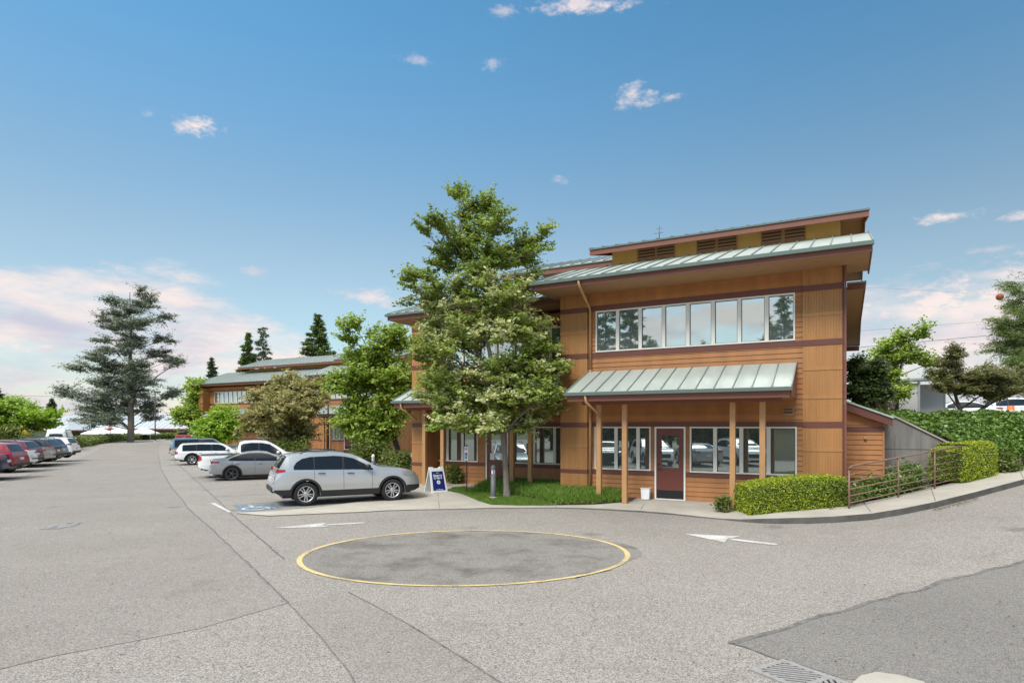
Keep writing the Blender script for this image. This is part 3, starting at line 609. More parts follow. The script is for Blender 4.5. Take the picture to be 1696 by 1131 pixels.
def hedge_box(name, label, base, rz, L_, W_, h, n, size, lm, cat='hedge', group=None, fy=None, rough=.04, taper=.06, top=None):
    """clipped hedge: a rounded block skinned with small leaves; fy(x): height along it"""
    t = thing(name, label, cat, base, rz, group); hh = fy or (lambda x: h)
    b = MB(); nx, ny, nz_ = 14, 6, 6
    def prof(u):   # outline of a section, u in 0..1 from one foot over the top to the other
        k = 8.; a = math.pi * u; cx_, cz_ = math.cos(a), math.sin(a); r = (abs(cx_) ** k + abs(cz_) ** k) ** (-1 / k); return cx_ * r, cz_ * r
    rows_ = []
    for i in range(nx + 1):
        x = -L_ / 2 + L_ * i / nx; e = 1 - .10 * (abs(2 * i / nx - 1) ** 8); r = []
        for j in range(17):
            y, z = prof(j / 16); r.append((x, y * W_ / 2 * e * .93, max(0, z) * (hh(x) * e - .03)))
        rows_.append(r)
    b.grid(rows_[::-1]); b.poly([p for p in rows_[0]][::-1]); b.poly(rows_[-1])
    b.build('branches', MT['lawn'], t)
    X = G.uniform(-.5, .5, n) * L_; U = G.uniform(0, 1, n); C = np.zeros((n, 3)); Nn = np.zeros((n, 3)); endn = int(n * .16)
    for i in range(n):
        y, z = prof(U[i]); x = X[i]; e = 1 - .10 * abs(2 * x / L_) ** 8
        if i < endn:
            x = rnd.choice((-1, 1)) * L_ / 2; k = rnd.random() ** .5; y *= k; z = z * rnd.random() if rnd.random() < .6 else z * k; Nn[i] = (np.sign(x), 0, 0)
        else: Nn[i] = (0, y, z * .8)
        C[i] = (x, y * W_ / 2 * e, max(.0, z) * hh(x) * e)
    C += G.normal(size=C.shape) * rough * np.array([1, 1, .6]); C += Nn * (np.abs(G.normal(size=(n, 1))) * .015)
    V = leaf_quads(C, size, .45, .6); np_mesh('leaves', V, 4, lm, t); return t
def shrub(name, label, base, blobs, ncl, per, spread, size, lm, cat='shrub', group=None, stems=5, bark='bark_dark'):
    t = thing(name, label, cat, base, 0, group); b = MB()
    for k in range(stems):
        bl = blobs[k % len(blobs)]; limb(b, (rnd.uniform(-.1, .1), rnd.uniform(-.1, .1), 0), (bl[0], bl[1], bl[2]), .025, .008, .15)
    b.build('stems', MT[bark], t); C = in_blobs(blobs, ncl, .45); P = np.repeat(C, per, axis=0); P = P + G.normal(size=P.shape) * spread; P[:, 2] = np.maximum(P[:, 2], .02)
    np_mesh('leaves', leaf_quads(P, size, .45), 4, lm, t); return t
def blades(name, pts, h, w, lean, m, parent=None):
    """upright grass blades (triangles) at ground points"""
    P = np.asarray(pts, dtype=float); n = len(P); a = G.uniform(0, 2 * np.pi, n); t = np.stack([np.cos(a), np.sin(a), np.zeros(n)], 1) * w / 2
    hh = h * G.uniform(.55, 1.15, n); q = G.normal(size=(n, 2)) * lean * hh[:, None]; tip = P + np.concatenate([q, hh[:, None]], 1)
    return np_mesh(name, np.stack([P - t, P + t, tip], 1).reshape(-1, 3), 3, m, parent)

# ------------------------------------------------------------------ office buildings
def zat(px, py, y=0., D=CD):
    t = (px - CX) / FPX; Z = (D + y) / (cT + t * sT); return H - (py - CY) * Z / FPX
EXP = .146
def siding(mb, x0, x1, z0, z1, y, m=0, xr=None):
    """lap boards: every course leans out to a lip at its foot"""
    k = math.floor(z0 / EXP)
    while k * EXP < z1 - 1e-4:
        a, c = max(z0, k * EXP), min(z1, (k + 1) * EXP); ya = y - .024 + .021 * (a - k * EXP) / EXP; yc = y - .024 + .021 * (c - k * EXP) / EXP
        xe = x1 if xr is None else min(x1, xr(c))
        if xe > x0: mb.quad((x0, ya, a), (xe, ya, a), (xe, yc, c), (x0, yc, c), m); mb.quad((x0, y + .004, a), (xe, y + .004, a), (xe, ya, a), (x0, ya, a), m)
        k += 1
def siding_wall(P, x0, x1, z0, z1, y, holes=(), name='wall'):
    b = MB(); xs_ = x0
    for h in sorted(holes):
        if h[0] > xs_: siding(b, xs_, h[0], z0, z1, y)
        if h[2] > z0: siding(b, h[0], h[1], z0, h[2], y)
        if h[3] < z1: siding(b, h[0], h[1], h[3], z1, y)
        xs_ = h[1]
    if xs_ < x1: siding(b, xs_, x1, z0, z1, y)
    return b.build(name, MT['siding'], P)
def groove_panel(P, x0, x1, z0, z1, y):
    b = MB(); n = max(3, round((x1 - x0) / .07)); w = (x1 - x0) / n; pl = []
    for k in range(n):
        a = x0 + k * w; pl += [(a + (.005 if k else 0), y), (a + w - .005, y)]
        if k < n - 1: pl += [(a + w - .003, y + .007), (a + w + .003, y + .007)]
    for (xa, ya), (xc, yc) in zip(pl, pl[1:]): b.quad((xa, ya, z0), (xc, yc, z0), (xc, yc, z1), (xa, ya, z1))
    b.box(x0, x1, y + .012, y + .09, z0, z1); o = b.build('panel', MT['panel'], P); t = MB(); q = MB()
    for zb, zt in ((.87, .99), (2.40, 2.56), (4.70, 4.86), (6.23, 6.39)):
        if zt < z1: t = MB(); t.box(x0 - .004, x1 + .004, y - .018, y + .004, zb, zt); t.build('band', MT['band'], o)
    for zb in (1.73, 3.2, 4.0, 5.52):
        if zb < z1: q = MB(); q.box(x0 - .003, x1 + .003, y - .013, y + .005, zb, zb + .10); q.build('trim_board', MT['panel'], o)
    return o
def window(P, x0, x1, z0, z1, y, widths, gm='glass', border=.045, mul=.11, fm='frame'):
    """one frame with mullions, and its panes of glass as one sub-part"""
    b = MB(); fy0, fy1 = y - .04, y + .06; B_ = border
    b.box(x0, x1, fy0, fy1, z0, z0 + B_); b.box(x0, x1, fy0, fy1, z1 - B_, z1)
    b.box(x0, x0 + B_, fy0 + .001, fy1, z0 + B_, z1 - B_); b.box(x1 - B_, x1, fy0 + .001, fy1, z0 + B_, z1 - B_)
    tot = sum(widths); x = x0; g = MB(); edges = [x0 + B_]
    for w in widths[:-1]:
        x += (x1 - x0) * w / tot; b.box(x - mul / 2, x + mul / 2, fy0 + .012, fy1, z0 + B_, z1 - B_); edges += [x - mul / 2, x + mul / 2]
    edges.append(x1 - B_); o = b.build('window', MT[fm], P)
    gk = MB()
    for a, c in zip(edges[::2], edges[1::2]):
        t = rnd.uniform(-.0012, .0012); u = rnd.uniform(-.0012, .0012)
        g.quad((a, y + .03 + t, z0 + B_), (c, y + .03 - t, z0 + B_), (c, y + .03 - t + u, z1 - B_), (a, y + .03 + t + u, z1 - B_))
        for xx in (a, c - .014): gk.box(xx, xx + .014, y + .004, y + .028, z0 + B_, z1 - B_)
        gk.box(a + .014, c - .014, y + .004, y + .028, z0 + B_, z0 + B_ + .014); gk.box(a + .014, c - .014, y + .004, y + .028, z1 - B_ - .014, z1 - B_)
    g.build('pane', MT[gm], o); gk.build('gasket', MT['black'], o); return o
def seam_roof(P, x0, x1, y0, z0, y1, z1, name='roof', th=.05, pitch=.46, m='roof', rib=.045):
    b = MB(); dz = (z1 - z0) / (y1 - y0)
    b.prism([(y0, z0 - th), (y1, z1 - th), (y1, z1), (y0, z0)], 'x', x0, x1, 1); b.quad((x0, y0 + .004, z0 + .003), (x1, y0 + .004, z0 + .003), (x1, y1, z1 + .003), (x0, y1, z1 + .003)) if y1 > y0 else b.quad((x0, y1, z1 + .003), (x1, y1, z1 + .003), (x1, y0 - .004, z0 + .003), (x0, y0 - .004, z0 + .003))
    n = max(1, int((x1 - x0) / pitch)); w = (x1 - x0) / n
    for k in range(n + 1):
        xx = min(max(x0 + k * w, x0 + .014), x1 - .014); b.prism([(y0 + .005, z0 + .002), (y1 - .002, z1 - .002 * dz + .002), (y1 - .002, z1 + rib), (y0 + .005, z0 + rib)], 'x', xx - .013, xx + .013, 2)
    return b.build(name, [MT[m], MT['gutter'], MT['seam']], P)
def canopy(P, x0, x1, y, zt, zf, out, posts, drop=None, zg=0.08):
    r = seam_roof(P, x0, x1, y - out, zf, y + .02, zt, 'canopy', .05, .455)
    b = MB(); b.box(x0 - .01, x1 + .01, y - out - .10, y - out + .012, zf - .10, zf - .012); b.build('gutter', MT['gutter'], r)
    b = MB(); b.box(x0 + .06, x1 - .06, y - out + .014, y - out + .06, zf - .27, zf - .06); dz = (zt - zf) / out
    for xx in (x0 + .02, x1 - .06): b.prism([(y - out + .062, zf - .25), (y, zf - .25), (y, zt - .06), (y - out + .062, zf - .04)], 'x', xx, xx + .04)
    b.build('fascia', MT['fascia'], r); b = MB(); b.box(x0 + .07, x1 - .07, y - out + .062, y - .004, zf - .26, zf - .235); b.build('soffit', MT['soffit'], r)
    for px_, py_ in posts:
        b = MB(); b.box(px_ - .075, px_ + .075, py_ - .075, py_ + .075, zg, zf - .262); b.build('post', MT['post'], r, .008)
    b = MB(); b.box(x0 + .3, x1 - .3, y - out + .6, y - out + .74, zf - .36, zf - .263); b.build('beam', MT['fascia'], r)
    if drop:
        b = MB(); b.tube([(drop, y - out - .04, zf - .09), (drop + .02, y - out - .04, zf - .3), (drop + .22, y - out + .45, zf - .62), (drop + .24, y - out + .62, zf - .72)], .042, 8); b.build('downspout', MT['post'], r)
    return r
def entry_door(P, x0, x1, z0, z1, y, hinge=1, notices=False):
    d = MB(); F = .05
    d.box(x0, x0 + F, y - .05, y + .04, z0, z1); d.box(x1 - F, x1, y - .05, y + .04, z0, z1); d.box(x0 + F, x1 - F, y - .05, y + .04, z1 - F, z1); d.box(x0 + F, x1 - F, y - .05, y + .04, z0 - .02, z0 + .025)
    leaf = MB(); a, c, e, f = x0 + F + .004, x1 - F - .004, z0 + .03, z1 - F - .004; wa, wc, we, wf = a + .16, c - .16, z0 + 1.0, z1 - .28
    leaf.box(a, wa, y - .012, y + .03, e, f); leaf.box(wc, c, y - .012, y + .03, e, f); leaf.box(wa, wc, y - .012, y + .03, e, we); leaf.box(wa, wc, y - .012, y + .03, wf, f)
    o = leaf.build('door', MT['door'], P); d.build('frame', MT['white_frame'], o)
    g = MB(); g.quad((wa, y + .008, we), (wc, y + .008, we), (wc, y + .008, wf), (wa, y + .008, wf)); g.build('pane', MT['glass_low'], o)
    k = MB(); k.box(a + .01, c - .01, y - .018, y - .0125, e + .01, e + .26); k.build('kick_plate', MT['kick'], o)
    h = MB(); hx = a + .07 if hinge > 0 else c - .07; h.tube([(hx, y - .012, z0 + .95), (hx, y - .06, z0 + .95), (hx + .1 * hinge, y - .065, z0 + .95)], .012, 8); h.build('handle', MT['kick'], o); h = MB(); h.lathe([(0, -.028), (.03, -.026), (.03, -.012)], (hx, y, z0 + 1.1), 'y', 14); h.build('lock', MT['kick'], o)
    if notices:
        for i, (u, v, w, hh) in enumerate(((.05, 1.42, .10, .16), (-.22, 1.12, .2, .26), (.2, 1.12, .2, .26))):
            m_ = (x0 + x1) / 2 + u; n = MB(); n.box(m_ - w / 2, m_ + w / 2, y - .016, y - .0125, z0 + v - hh / 2, z0 + v + hh / 2); n.build('notice', MT['signwhite'], o)
    return o
def office(label, D, ds, zb, xw, wing, near):
    P = thing('office_building', label, 'office building', loc(0, 0, zb, D, ds), -TH)
    YW = 1.45; xr0, xr1 = -8.57, -.1
    core = MB(); core.box(xr0 + .02, xr1 - .02, .08, 16, -.1, 6.84); core.prism([(.9, 6.84), (15.2, 6.84), (14.0, 7.4), (10.5, 8.15), (2.6, 8.15), (1.6, 7.5)], 'x', xr0 + .05, xr1 - .05)
    core.box(xw + .05, xr0 + .0, YW + .08, 14, -.1, 6.5); core.prism([(2.0, 6.5), (13.5, 6.5), (10.5, 7.9), (4.4, 7.9)], 'x', xw + .1, xr0); core.build('wall', MT['siding'], P)
    UW = (-7.31, -1.29, 4.88, 6.24); GL = (-7.35, -5.46, 1.02, 2.42); GR = (-4.24, -1.24, 1.02, 2.42); DO = (-5.33, -4.37, .14, 2.42)
    w = MB(); xa, xb = -7.57, -1.09
    siding(w, xa, UW[0], 4.862, 6.24, 0); siding(w, UW[1], xb, 4.862, 6.24, 0); siding(w, xa, xb, 6.42, 6.86, 0); siding(w, xa, xb, 2.56, 4.70, 0)
    siding(w, xa, GL[0], 1.0, 2.42, 0); siding(w, GL[1], DO[0], 1.0, 2.42, 0); siding(w, DO[1], GR[0], 1.0, 2.42, 0); siding(w, GR[1], xb, 1.0, 2.42, 0)
    siding(w, xa, DO[0], -.1, .88, 0); siding(w, DO[1], xb, -.1, .88, 0); w.build('siding', MT['siding'], P)
    bd = MB()
    for z0, z1 in ((6.24, 6.42), (4.70, 4.86)): bd.box(xa, xb, -.032, .02, z0, z1)
    bd.box(xa, xb, -.032, .02, 2.425, 2.56); bd.box(xa, DO[0] - .003, -.032, .02, .88, 1.0); bd.box(DO[1] + .003, xb, -.032, .02, .88, 1.0); bd.build('band', MT['band'], P)
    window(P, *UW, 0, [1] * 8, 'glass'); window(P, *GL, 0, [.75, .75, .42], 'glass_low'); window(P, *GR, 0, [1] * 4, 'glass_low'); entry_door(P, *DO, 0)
    groove_panel(P, xr0, -7.59, -.1, 6.86, -.06); groove_panel(P, -1.09, xr1, -.1, 6.86, -.06)
    v = MB(); v.box(-1.62, -1.32, -.05, .01, 2.74, 2.98); v.build('vent', MT['soffit'], P); v = MB(); v.box(-1.59, -1.35, -.056, -.051, 2.80, 2.86); v.box(-1.59, -1.35, -.056, -.051, 2.89, 2.945); v.build('vent_slot', MT['louver'], P)
    c = MB(); c.box(xr1, xr1 + .05, -.07, .05, -.1, 6.84); c.build('corner_board', MT['band'], P)
    c = MB(); c.box(xr1 + .052, xr1 + .10, -.13, -.06, .1, 6.88); c.build('downspout', MT['fascia'], P)
    # roof of the right block: eaves, soffit, clerestory with louvres, upper roof
    XE0, XE1 = -9.05, .60
    r = seam_roof(P, XE0, XE1, -1.36, 7.10, 2.02, 8.24); g = MB(); g.box(XE0 - .01, XE1 + .01, -1.47, -1.358, 6.99, 7.09); g.build('gutter', MT['gutter'], r)
    f = MB(); f.box(XE0 + .05, XE1 - .03, -1.354, -1.30, 6.84, 7.04)
    for xx in (XE0 + .02, XE1 - .06): f.prism([(-1.298, 6.86), (1.4, 6.86), (2.0, 8.15), (-1.298, 7.05)], 'x', xx, xx + .04)
    f.build('fascia', MT['fascia'], r); sf = MB(); sf.box(XE0 + .07, XE1 - .07, -1.298, .9, 6.845, 6.87); sf.build('soffit', MT['soffit'], r)
    r2 = seam_roof(P, XE0, XE1, 16.9, 6.6, 10, 8.24); f = MB(); f.box(XE0 + .05, XE1 - .03, 16.85, 16.9, 6.3, 6.54); f.build('fascia', MT['fascia'], r2)
    cl = MB(); x0, x1 = -7.45, -.19; lz0, lz1 = 8.36, 8.72; LV = [(pxs(880 + a / 2.827, 2.0, CD), pxs(880 + c_ / 2.827, 2.0, CD)) for a, c_ in ((500, 579), (589, 668), (778, 861), (874, 960), (1080, 1171), (1187, 1280))]
    cl.box(x0, x1, 2.02, 10, 8.1, 8.52); cl.prism([(2.02, 8.52), (9.98, 8.52), (9.98, 8.75), (6.1, 9.76), (2.02, 8.79)], 'x', x0 + .001, x1 - .001); cw = cl.build('clerestory', MT['ochre'], P)
    for a, c_ in LV:
        l = MB(); l.box(a - .03, c_ + .03, 1.985, 2.018, 8.27, 8.30); l.box(a - .03, a, 1.985, 2.018, 8.30, 8.78); l.box(c_, c_ + .03, 1.985, 2.018, 8.30, 8.78)
        lv = l.build('louver', MT['soffit'], cw); s_ = MB(); s_.box(a, c_, 2.012, 2.017, 8.3, 8.78)
        sl = MB()
        for k in range(4): sl.prism([(1.985, 8.31 + k * .108), (2.010, 8.37 + k * .108), (2.010, 8.382 + k * .108), (1.985, 8.322 + k * .108)], 'x', a + .001, c_ - .001)
        s_.build('opening', MT['black'], lv); sl.build('slat', MT['soffit'], lv)
    ur = seam_roof(P, -8.12, .6, 1.42, 8.785, 6.1, 8.785 + 4.68 * .25, 'upper_roof'); b2_ = seam_roof(ur, -8.12, .6, 11.0, 8.75, 6.102, 8.785 + 4.68 * .25, 'rear_slope')
    f = MB(); f.box(-8.10, .58, 1.46, 1.50, 8.56, 8.735)
    for xx in (-8.10, .54): f.prism([(1.502, 8.56), (6.1, 9.68), (10.8, 8.48), (10.8, 8.70), (6.1, 9.88), (1.502, 8.735)], 'x', xx, xx + .04)
    f.build('fascia', MT['fascia'], ur); sf = MB(); sf.prism([(1.503, 8.69), (6.1, 9.83), (10.8, 8.66), (10.8, 8.64), (6.1, 9.81), (1.503, 8.67)], 'x', -8.05, .53); sf.build('soffit', MT['soffit'], ur)
    # side eave at the right-hand end
    e = MB(); e.box(xr1 + .11, .52, 1.7, 16.3, 6.70, 6.74); se = e.build('side_eave', MT['roof'], P); e = MB(); e.box(xr1 + .11, .50, 1.74, 1.80, 6.52, 6.698); e.box(.46, .50, 1.802, 16.2, 6.52, 6.698); e.build('fascia', MT['fascia'], se)
    e = MB(); e.box(xr1 + .11, .458, 1.802, 16.2, 6.53, 6.56); e.build('soffit', MT['soffit'], se)
    dsx = pxs(959.5, -1.36)
    d = MB(); d.tube([(dsx, -1.41, 6.99), (dsx, -1.41, 6.86), (dsx + .03, -1.30, 6.72), (-7.50, -.13, 6.36), (-7.48, -.08, 6.26), (-7.48, -.07, 4.3)], .045, 8); d.tube([(-7.48, -.07, 4.3), (-7.48, -.07, .06)], .045, 8); d.build('downspout', MT['post'], P)
    canopy(P, -7.58, -1.23, 0, 4.26, 3.46, 1.9, [(pxs(992.5, -1.2), -1.2), (pxs(1035, -1.2), -1.2), (pxs(1213.7, -1.2), -1.2), (pxs(1263, -1.2), -1.2)], pxs(970, -1.9))
    # left wing, set back
    hs = [(a, c_, 4.80, 6.10) for a, c_ in wing['up']] ; lo = [(a, c_, 1.02, 2.42) for a, c_ in wing['low']]; dx = wing['door']
    w = MB(); bd = MB()
    def row(z0, z1, cuts):
        x = xw + .74
        for a, c_ in sorted(cuts):
            siding(w, x, a, z0, z1, YW); x = c_
        siding(w, x, xr0, z0, z1, YW)
    row(-.1, .88, [dx]); row(1.0, 2.425, [(a, c_) for a, c_, _, _ in lo] + [dx]); row(2.56, 4.64, []); row(4.80, 6.10, [(a, c_) for a, c_, _, _ in hs]); row(6.24, 6.6, []); w.build('siding', MT['siding'], P)
    bd.box(xw + .74, dx[0] - .003, YW - .032, YW + .02, .88, 1.0); bd.box(dx[1] + .003, xr0, YW - .032, YW + .02, .88, 1.0); bd.box(xw + .74, xr0, YW - .032, YW + .02, 2.425, 2.56); bd.box(xw + .74, xr0, YW - .032, YW + .02, 4.64, 4.80); bd.box(xw + .74, xr0, YW - .032, YW + .02, 6.10, 6.24); bd.build('band', MT['band'], P)
    for a in hs: window(P, *a, YW, [1] * max(2, round((a[1] - a[0]) / .75)), 'glass')
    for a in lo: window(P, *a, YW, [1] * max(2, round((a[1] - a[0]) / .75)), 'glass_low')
    entry_door(P, dx[0], dx[1], .14, 2.42, YW, 1, near)
    groove_panel(P, xw, xw + .72, -.1, 6.5, YW - .85); c = MB(); c.box(xw + .02, xw + .715, YW - .755, YW + .1, -.1, 6.5); c.build('pier', MT['siding'], P)
    XL0, XL1 = xw - 1.15, xr0 - .0
    r = seam_roof(P, XL0, XL1 - .02, YW - 1.05, 7.0, 5.2, 7.0 + 4.8 * .333, 'wing_roof'); g = MB(); g.box(XL0 - .01, XL1 - .02, YW - 1.16, YW - 1.052, 6.9, 6.99); g.build('gutter', MT['gutter'], r)
    f = MB(); f.box(XL0 + .05, XL1 - .02, YW - 1.048, YW - 1.0, 6.74, 6.94); f.prism([(YW - .998, 6.76), (3.9, 6.76), (5.1, 8.5), (YW - .998, 6.95)], 'x', XL0 + .02, XL0 + .06); f.build('fascia', MT['fascia'], r)
    sf = MB(); sf.box(XL0 + .07, XL1 - .02, YW - .998, YW + 1.5, 6.745, 6.77); sf.build('soffit', MT['soffit'], r)
    xu0 = xw + 2.2; cw = MB(); cw.box(xu0 + .7, xr0 - .1, 5.0, 9.5, 8.0, 8.85); cw.build('clerestory', MT['ochre'], P)
    ur = seam_roof(P, xu0, xr0 + .55, 3.9, 9.0, 7.4, 9.0 + 3.5 * .33, 'upper_roof'); seam_roof(ur, xu0, xr0 + .55, 11.0, 8.95, 7.402, 9.0 + 3.5 * .33, 'rear_slope'); seam_roof(r, XL0, XL1 - .02, 15, 6.3, 9.6, 8.3, 'rear_slope')
    f = MB(); f.box(xu0 + .02, xr0 + .53, 3.94, 3.98, 8.76, 8.95); f.box(xu0 + .02, xu0 + .06, 3.982, 10.7, 8.76, 8.93); f.build('fascia', MT['fascia'], ur)
    canopy(P, wing['can'][0], wing['can'][1], YW, 4.2, 3.42, 1.9, [(x, YW - 1.2) for x in wing['posts']], wing['can'][0] + .45)
    return P
yp = .25
main = office('long two storey tan office block with green metal roofs, nearest to the drive', CD, 0., 0., -15.4,
    dict(up=[(-14.3, -8.85)], low=[(pxs(717.5, 1.45), pxs(792, 1.45)), (pxs(852, 1.45), -8.62)], door=(pxs(805.5, 1.45), pxs(805.5, 1.45) + 1.0), can=(-15.55, -8.9), posts=[pxs(703.5, yp), pxs(733.5, yp), pxs(848.5, yp), pxs(878.5, yp)]), True)
# lean-to at the right-hand end
sx1 = pxs(1465, 1.5); zA, zB = zat(1397, 662, 1.2), zat(1480, 690, 1.2); xB = pxs(1480, 1.2); sl = (zA - zB) / (xB + .05)
b = MB(); siding(b, -.1, sx1, -.1, 3.2, 1.5, 0, lambda z: (-.05 + (zA - .16 - z) / sl)); b.prism([(-.09, -.1), (sx1 - .003, -.1), (sx1 - .003, zA - sl * (sx1 + .05) - .12), (-.09, zA - .12)], 'y', 1.51, 7); lean = b.build('lean_to', MT['siding'], main)
b = MB(); b.prism([(-.04, zA - .30), (xB - .02, zB - .27), (xB - .02, zB - .05), (-.04, zA - .05)], 'y', 1.25, 1.32); b.build('fascia', MT['band'], lean)
b = MB(); b.prism([(-.05, zA - .05), (xB, zB - .05), (xB, zB), (-.05, zA)], 'y', 1.2, 7.2); b.build('roof', MT['roof'], lean); b = MB(); b.box(-.1, sx1 - .001, 1.467, 1.505, 2.28, 2.42); b.build('band', MT['band'], lean); b = MB(); b.box(-.1, sx1 - .001, 1.467, 1.505, .78, .92); b.build('band', MT['band'], lean)
b = MB(); b.box(sx1 - .05, sx1, 1.47, 1.6, -.1, 2.5); b.build('corner_board', MT['siding'], lean)
b = MB(); b.lathe([(0, -.07), (.035, -.06), (.04, -.02), (.03, 0)], (pxs(1433, 1.45), 1.475, zat(1433, 726, 1.45)), 'y', 12); b.build('wall_lamp', MT['post'], lean)
b = MB(); ax = pxs(1092, 5.0); b.tube([(ax, 5, 9.9), (ax, 5, zat(1092, 374, 5))], .018, 6); b.tube([(ax - .12, 5, zat(1092, 379, 5)), (ax + .12, 5, zat(1092, 379, 5))], .012, 5); b.tube([(ax - .2, 5, zat(1092, 386, 5)), (ax + .16, 5, zat(1092, 386, 5))], .012, 5); b.build('antenna', MT['gutter'], main)
D2, DS2 = 43., -35.8
office('farther tan office block half hidden behind trees, roof eaves stepping down to the left', D2, DS2, .15, -27.6,
    dict(up=[(-26.0, -17.2), (-14.5, -9.5)], low=[(-26.0, -21.5), (-19, -14.5)], door=(-13.2, -12.2), can=(-25.5, -14.5), posts=[-25, -23.4, -16.6, -15]), False)
# long low building with a hipped metal roof across the road beyond the hedge
def hip_house(label, c, L_, W_, ez, rz_, rise, base):
    t = thing('low_building', label, 'building', (c[0], c[1], base), rz_); b = MB(); b.box(-L_ / 2 + 1, L_ / 2 - 1, -W_ / 2 + 1, W_ / 2 - 1, 0, ez - .02); b.build('wall', MT['brick'], t)
    b = MB(); i = W_ / 2 * .95; r = [(-L_ / 2, -W_ / 2, ez), (L_ / 2, -W_ / 2, ez), (L_ / 2, W_ / 2, ez), (-L_ / 2, W_ / 2, ez)]; a, c2 = (-L_ / 2 + i, 0, ez + rise), (L_ / 2 - i, 0, ez + rise)
    b.quad(r[0], r[1], c2, a); b.quad(r[2], r[3], a, c2); b.poly([r[1], r[2], c2]); b.poly([r[3], r[0], a]); n = int(L_ / 1.2)
    for k in range(1, n):
        x = -L_ / 2 + L_ * k / n; q = min(1., min(x + L_ / 2, L_ / 2 - x) / i); b.prism([(-W_ / 2, ez), (-W_ / 2 * (1 - q), ez + rise * q), (-W_ / 2 * (1 - q), ez + rise * q + .07), (-W_ / 2, ez + .07)], 'x', x - .03, x + .03)
    ro = b.build('roof', MT['roof_far'], t); b = MB(); b.box(-L_ / 2, L_ / 2, -W_ / 2 + .0, -W_ / 2 + .1, ez - .32, ez - .01); b.box(L_ / 2 - .1, L_ / 2, -W_ / 2 + .102, W_ / 2, ez - .32, ez - .01); b.build('fascia', MT['fascia'], ro)
    for k in range(6):
        x = -L_ / 2 + 3 + k * (L_ - 6) / 5; w = MB(); w.box(x - .7, x + .7, -W_ / 2 + .95, -W_ / 2 + 1.02, 1.0, 2.1); w.build('window', MT['glass_low'], t)
    return t
def pz(px, py, Y): return ((px - CX) / FPX * Y, Y, H - (py - CY) * Y / FPX)
ez = pz(200, 709, 140)[2]
hip_house('long low building with pale ribbed hip roof beyond the far hedge', (pz(230, 700, 148)[0], 148), 46, 17, ez + .9, R(-2), 3.6, -1.0)
hip_house('low building with small pale hip roof behind the parked white van', (pz(92, 700, 126)[0], 126), 13, 8, pz(92, 712, 122)[2] + .6, R(-6), 1.9, -.6)
# retaining wall
b = MB(); wl = [(.95, zat(1466, 689, 3.8)), (pxs(1484, 3.8), zat(1484, 692, 3.8)), (pxs(1580, 3.8), zat(1580, 739, 3.8)), (pxs(1580, 3.8) + .25, zat(1580, 739, 3.8) - .12)]
b.prism([(wl[0][0], -.2), (wl[-1][0], -.2)] + wl[::-1], 'y', 3.8, 4.02)
o = b.build('retaining_wall', MT['wallconc'], None); o.location = loc(0, 0); o.rotation_euler = (0, 0, -TH); tag(o, 'grey cast concrete retaining wall with sloping top beside the lean-to', 'retaining wall')
b = MB(); cp = [(x, z + .005) for x, z in wl]; b.prism([(x, z) for x, z in cp] + [(x, z + .05) for x, z in cp[::-1]], 'y', 3.74, 4.08); b.build('coping', MT['concrete'], o)
b = MB()
for z in (1.7, 1.02): b.box(.96, 3.0 if z < 1.5 else 2.75, 3.794, 3.801, z, z + .018)
for x in (1.35, 2.05): b.box(x, x + .012, 3.796, 3.801, 0, 2.2)
b.build('form_joint', MT['kerb'], o)

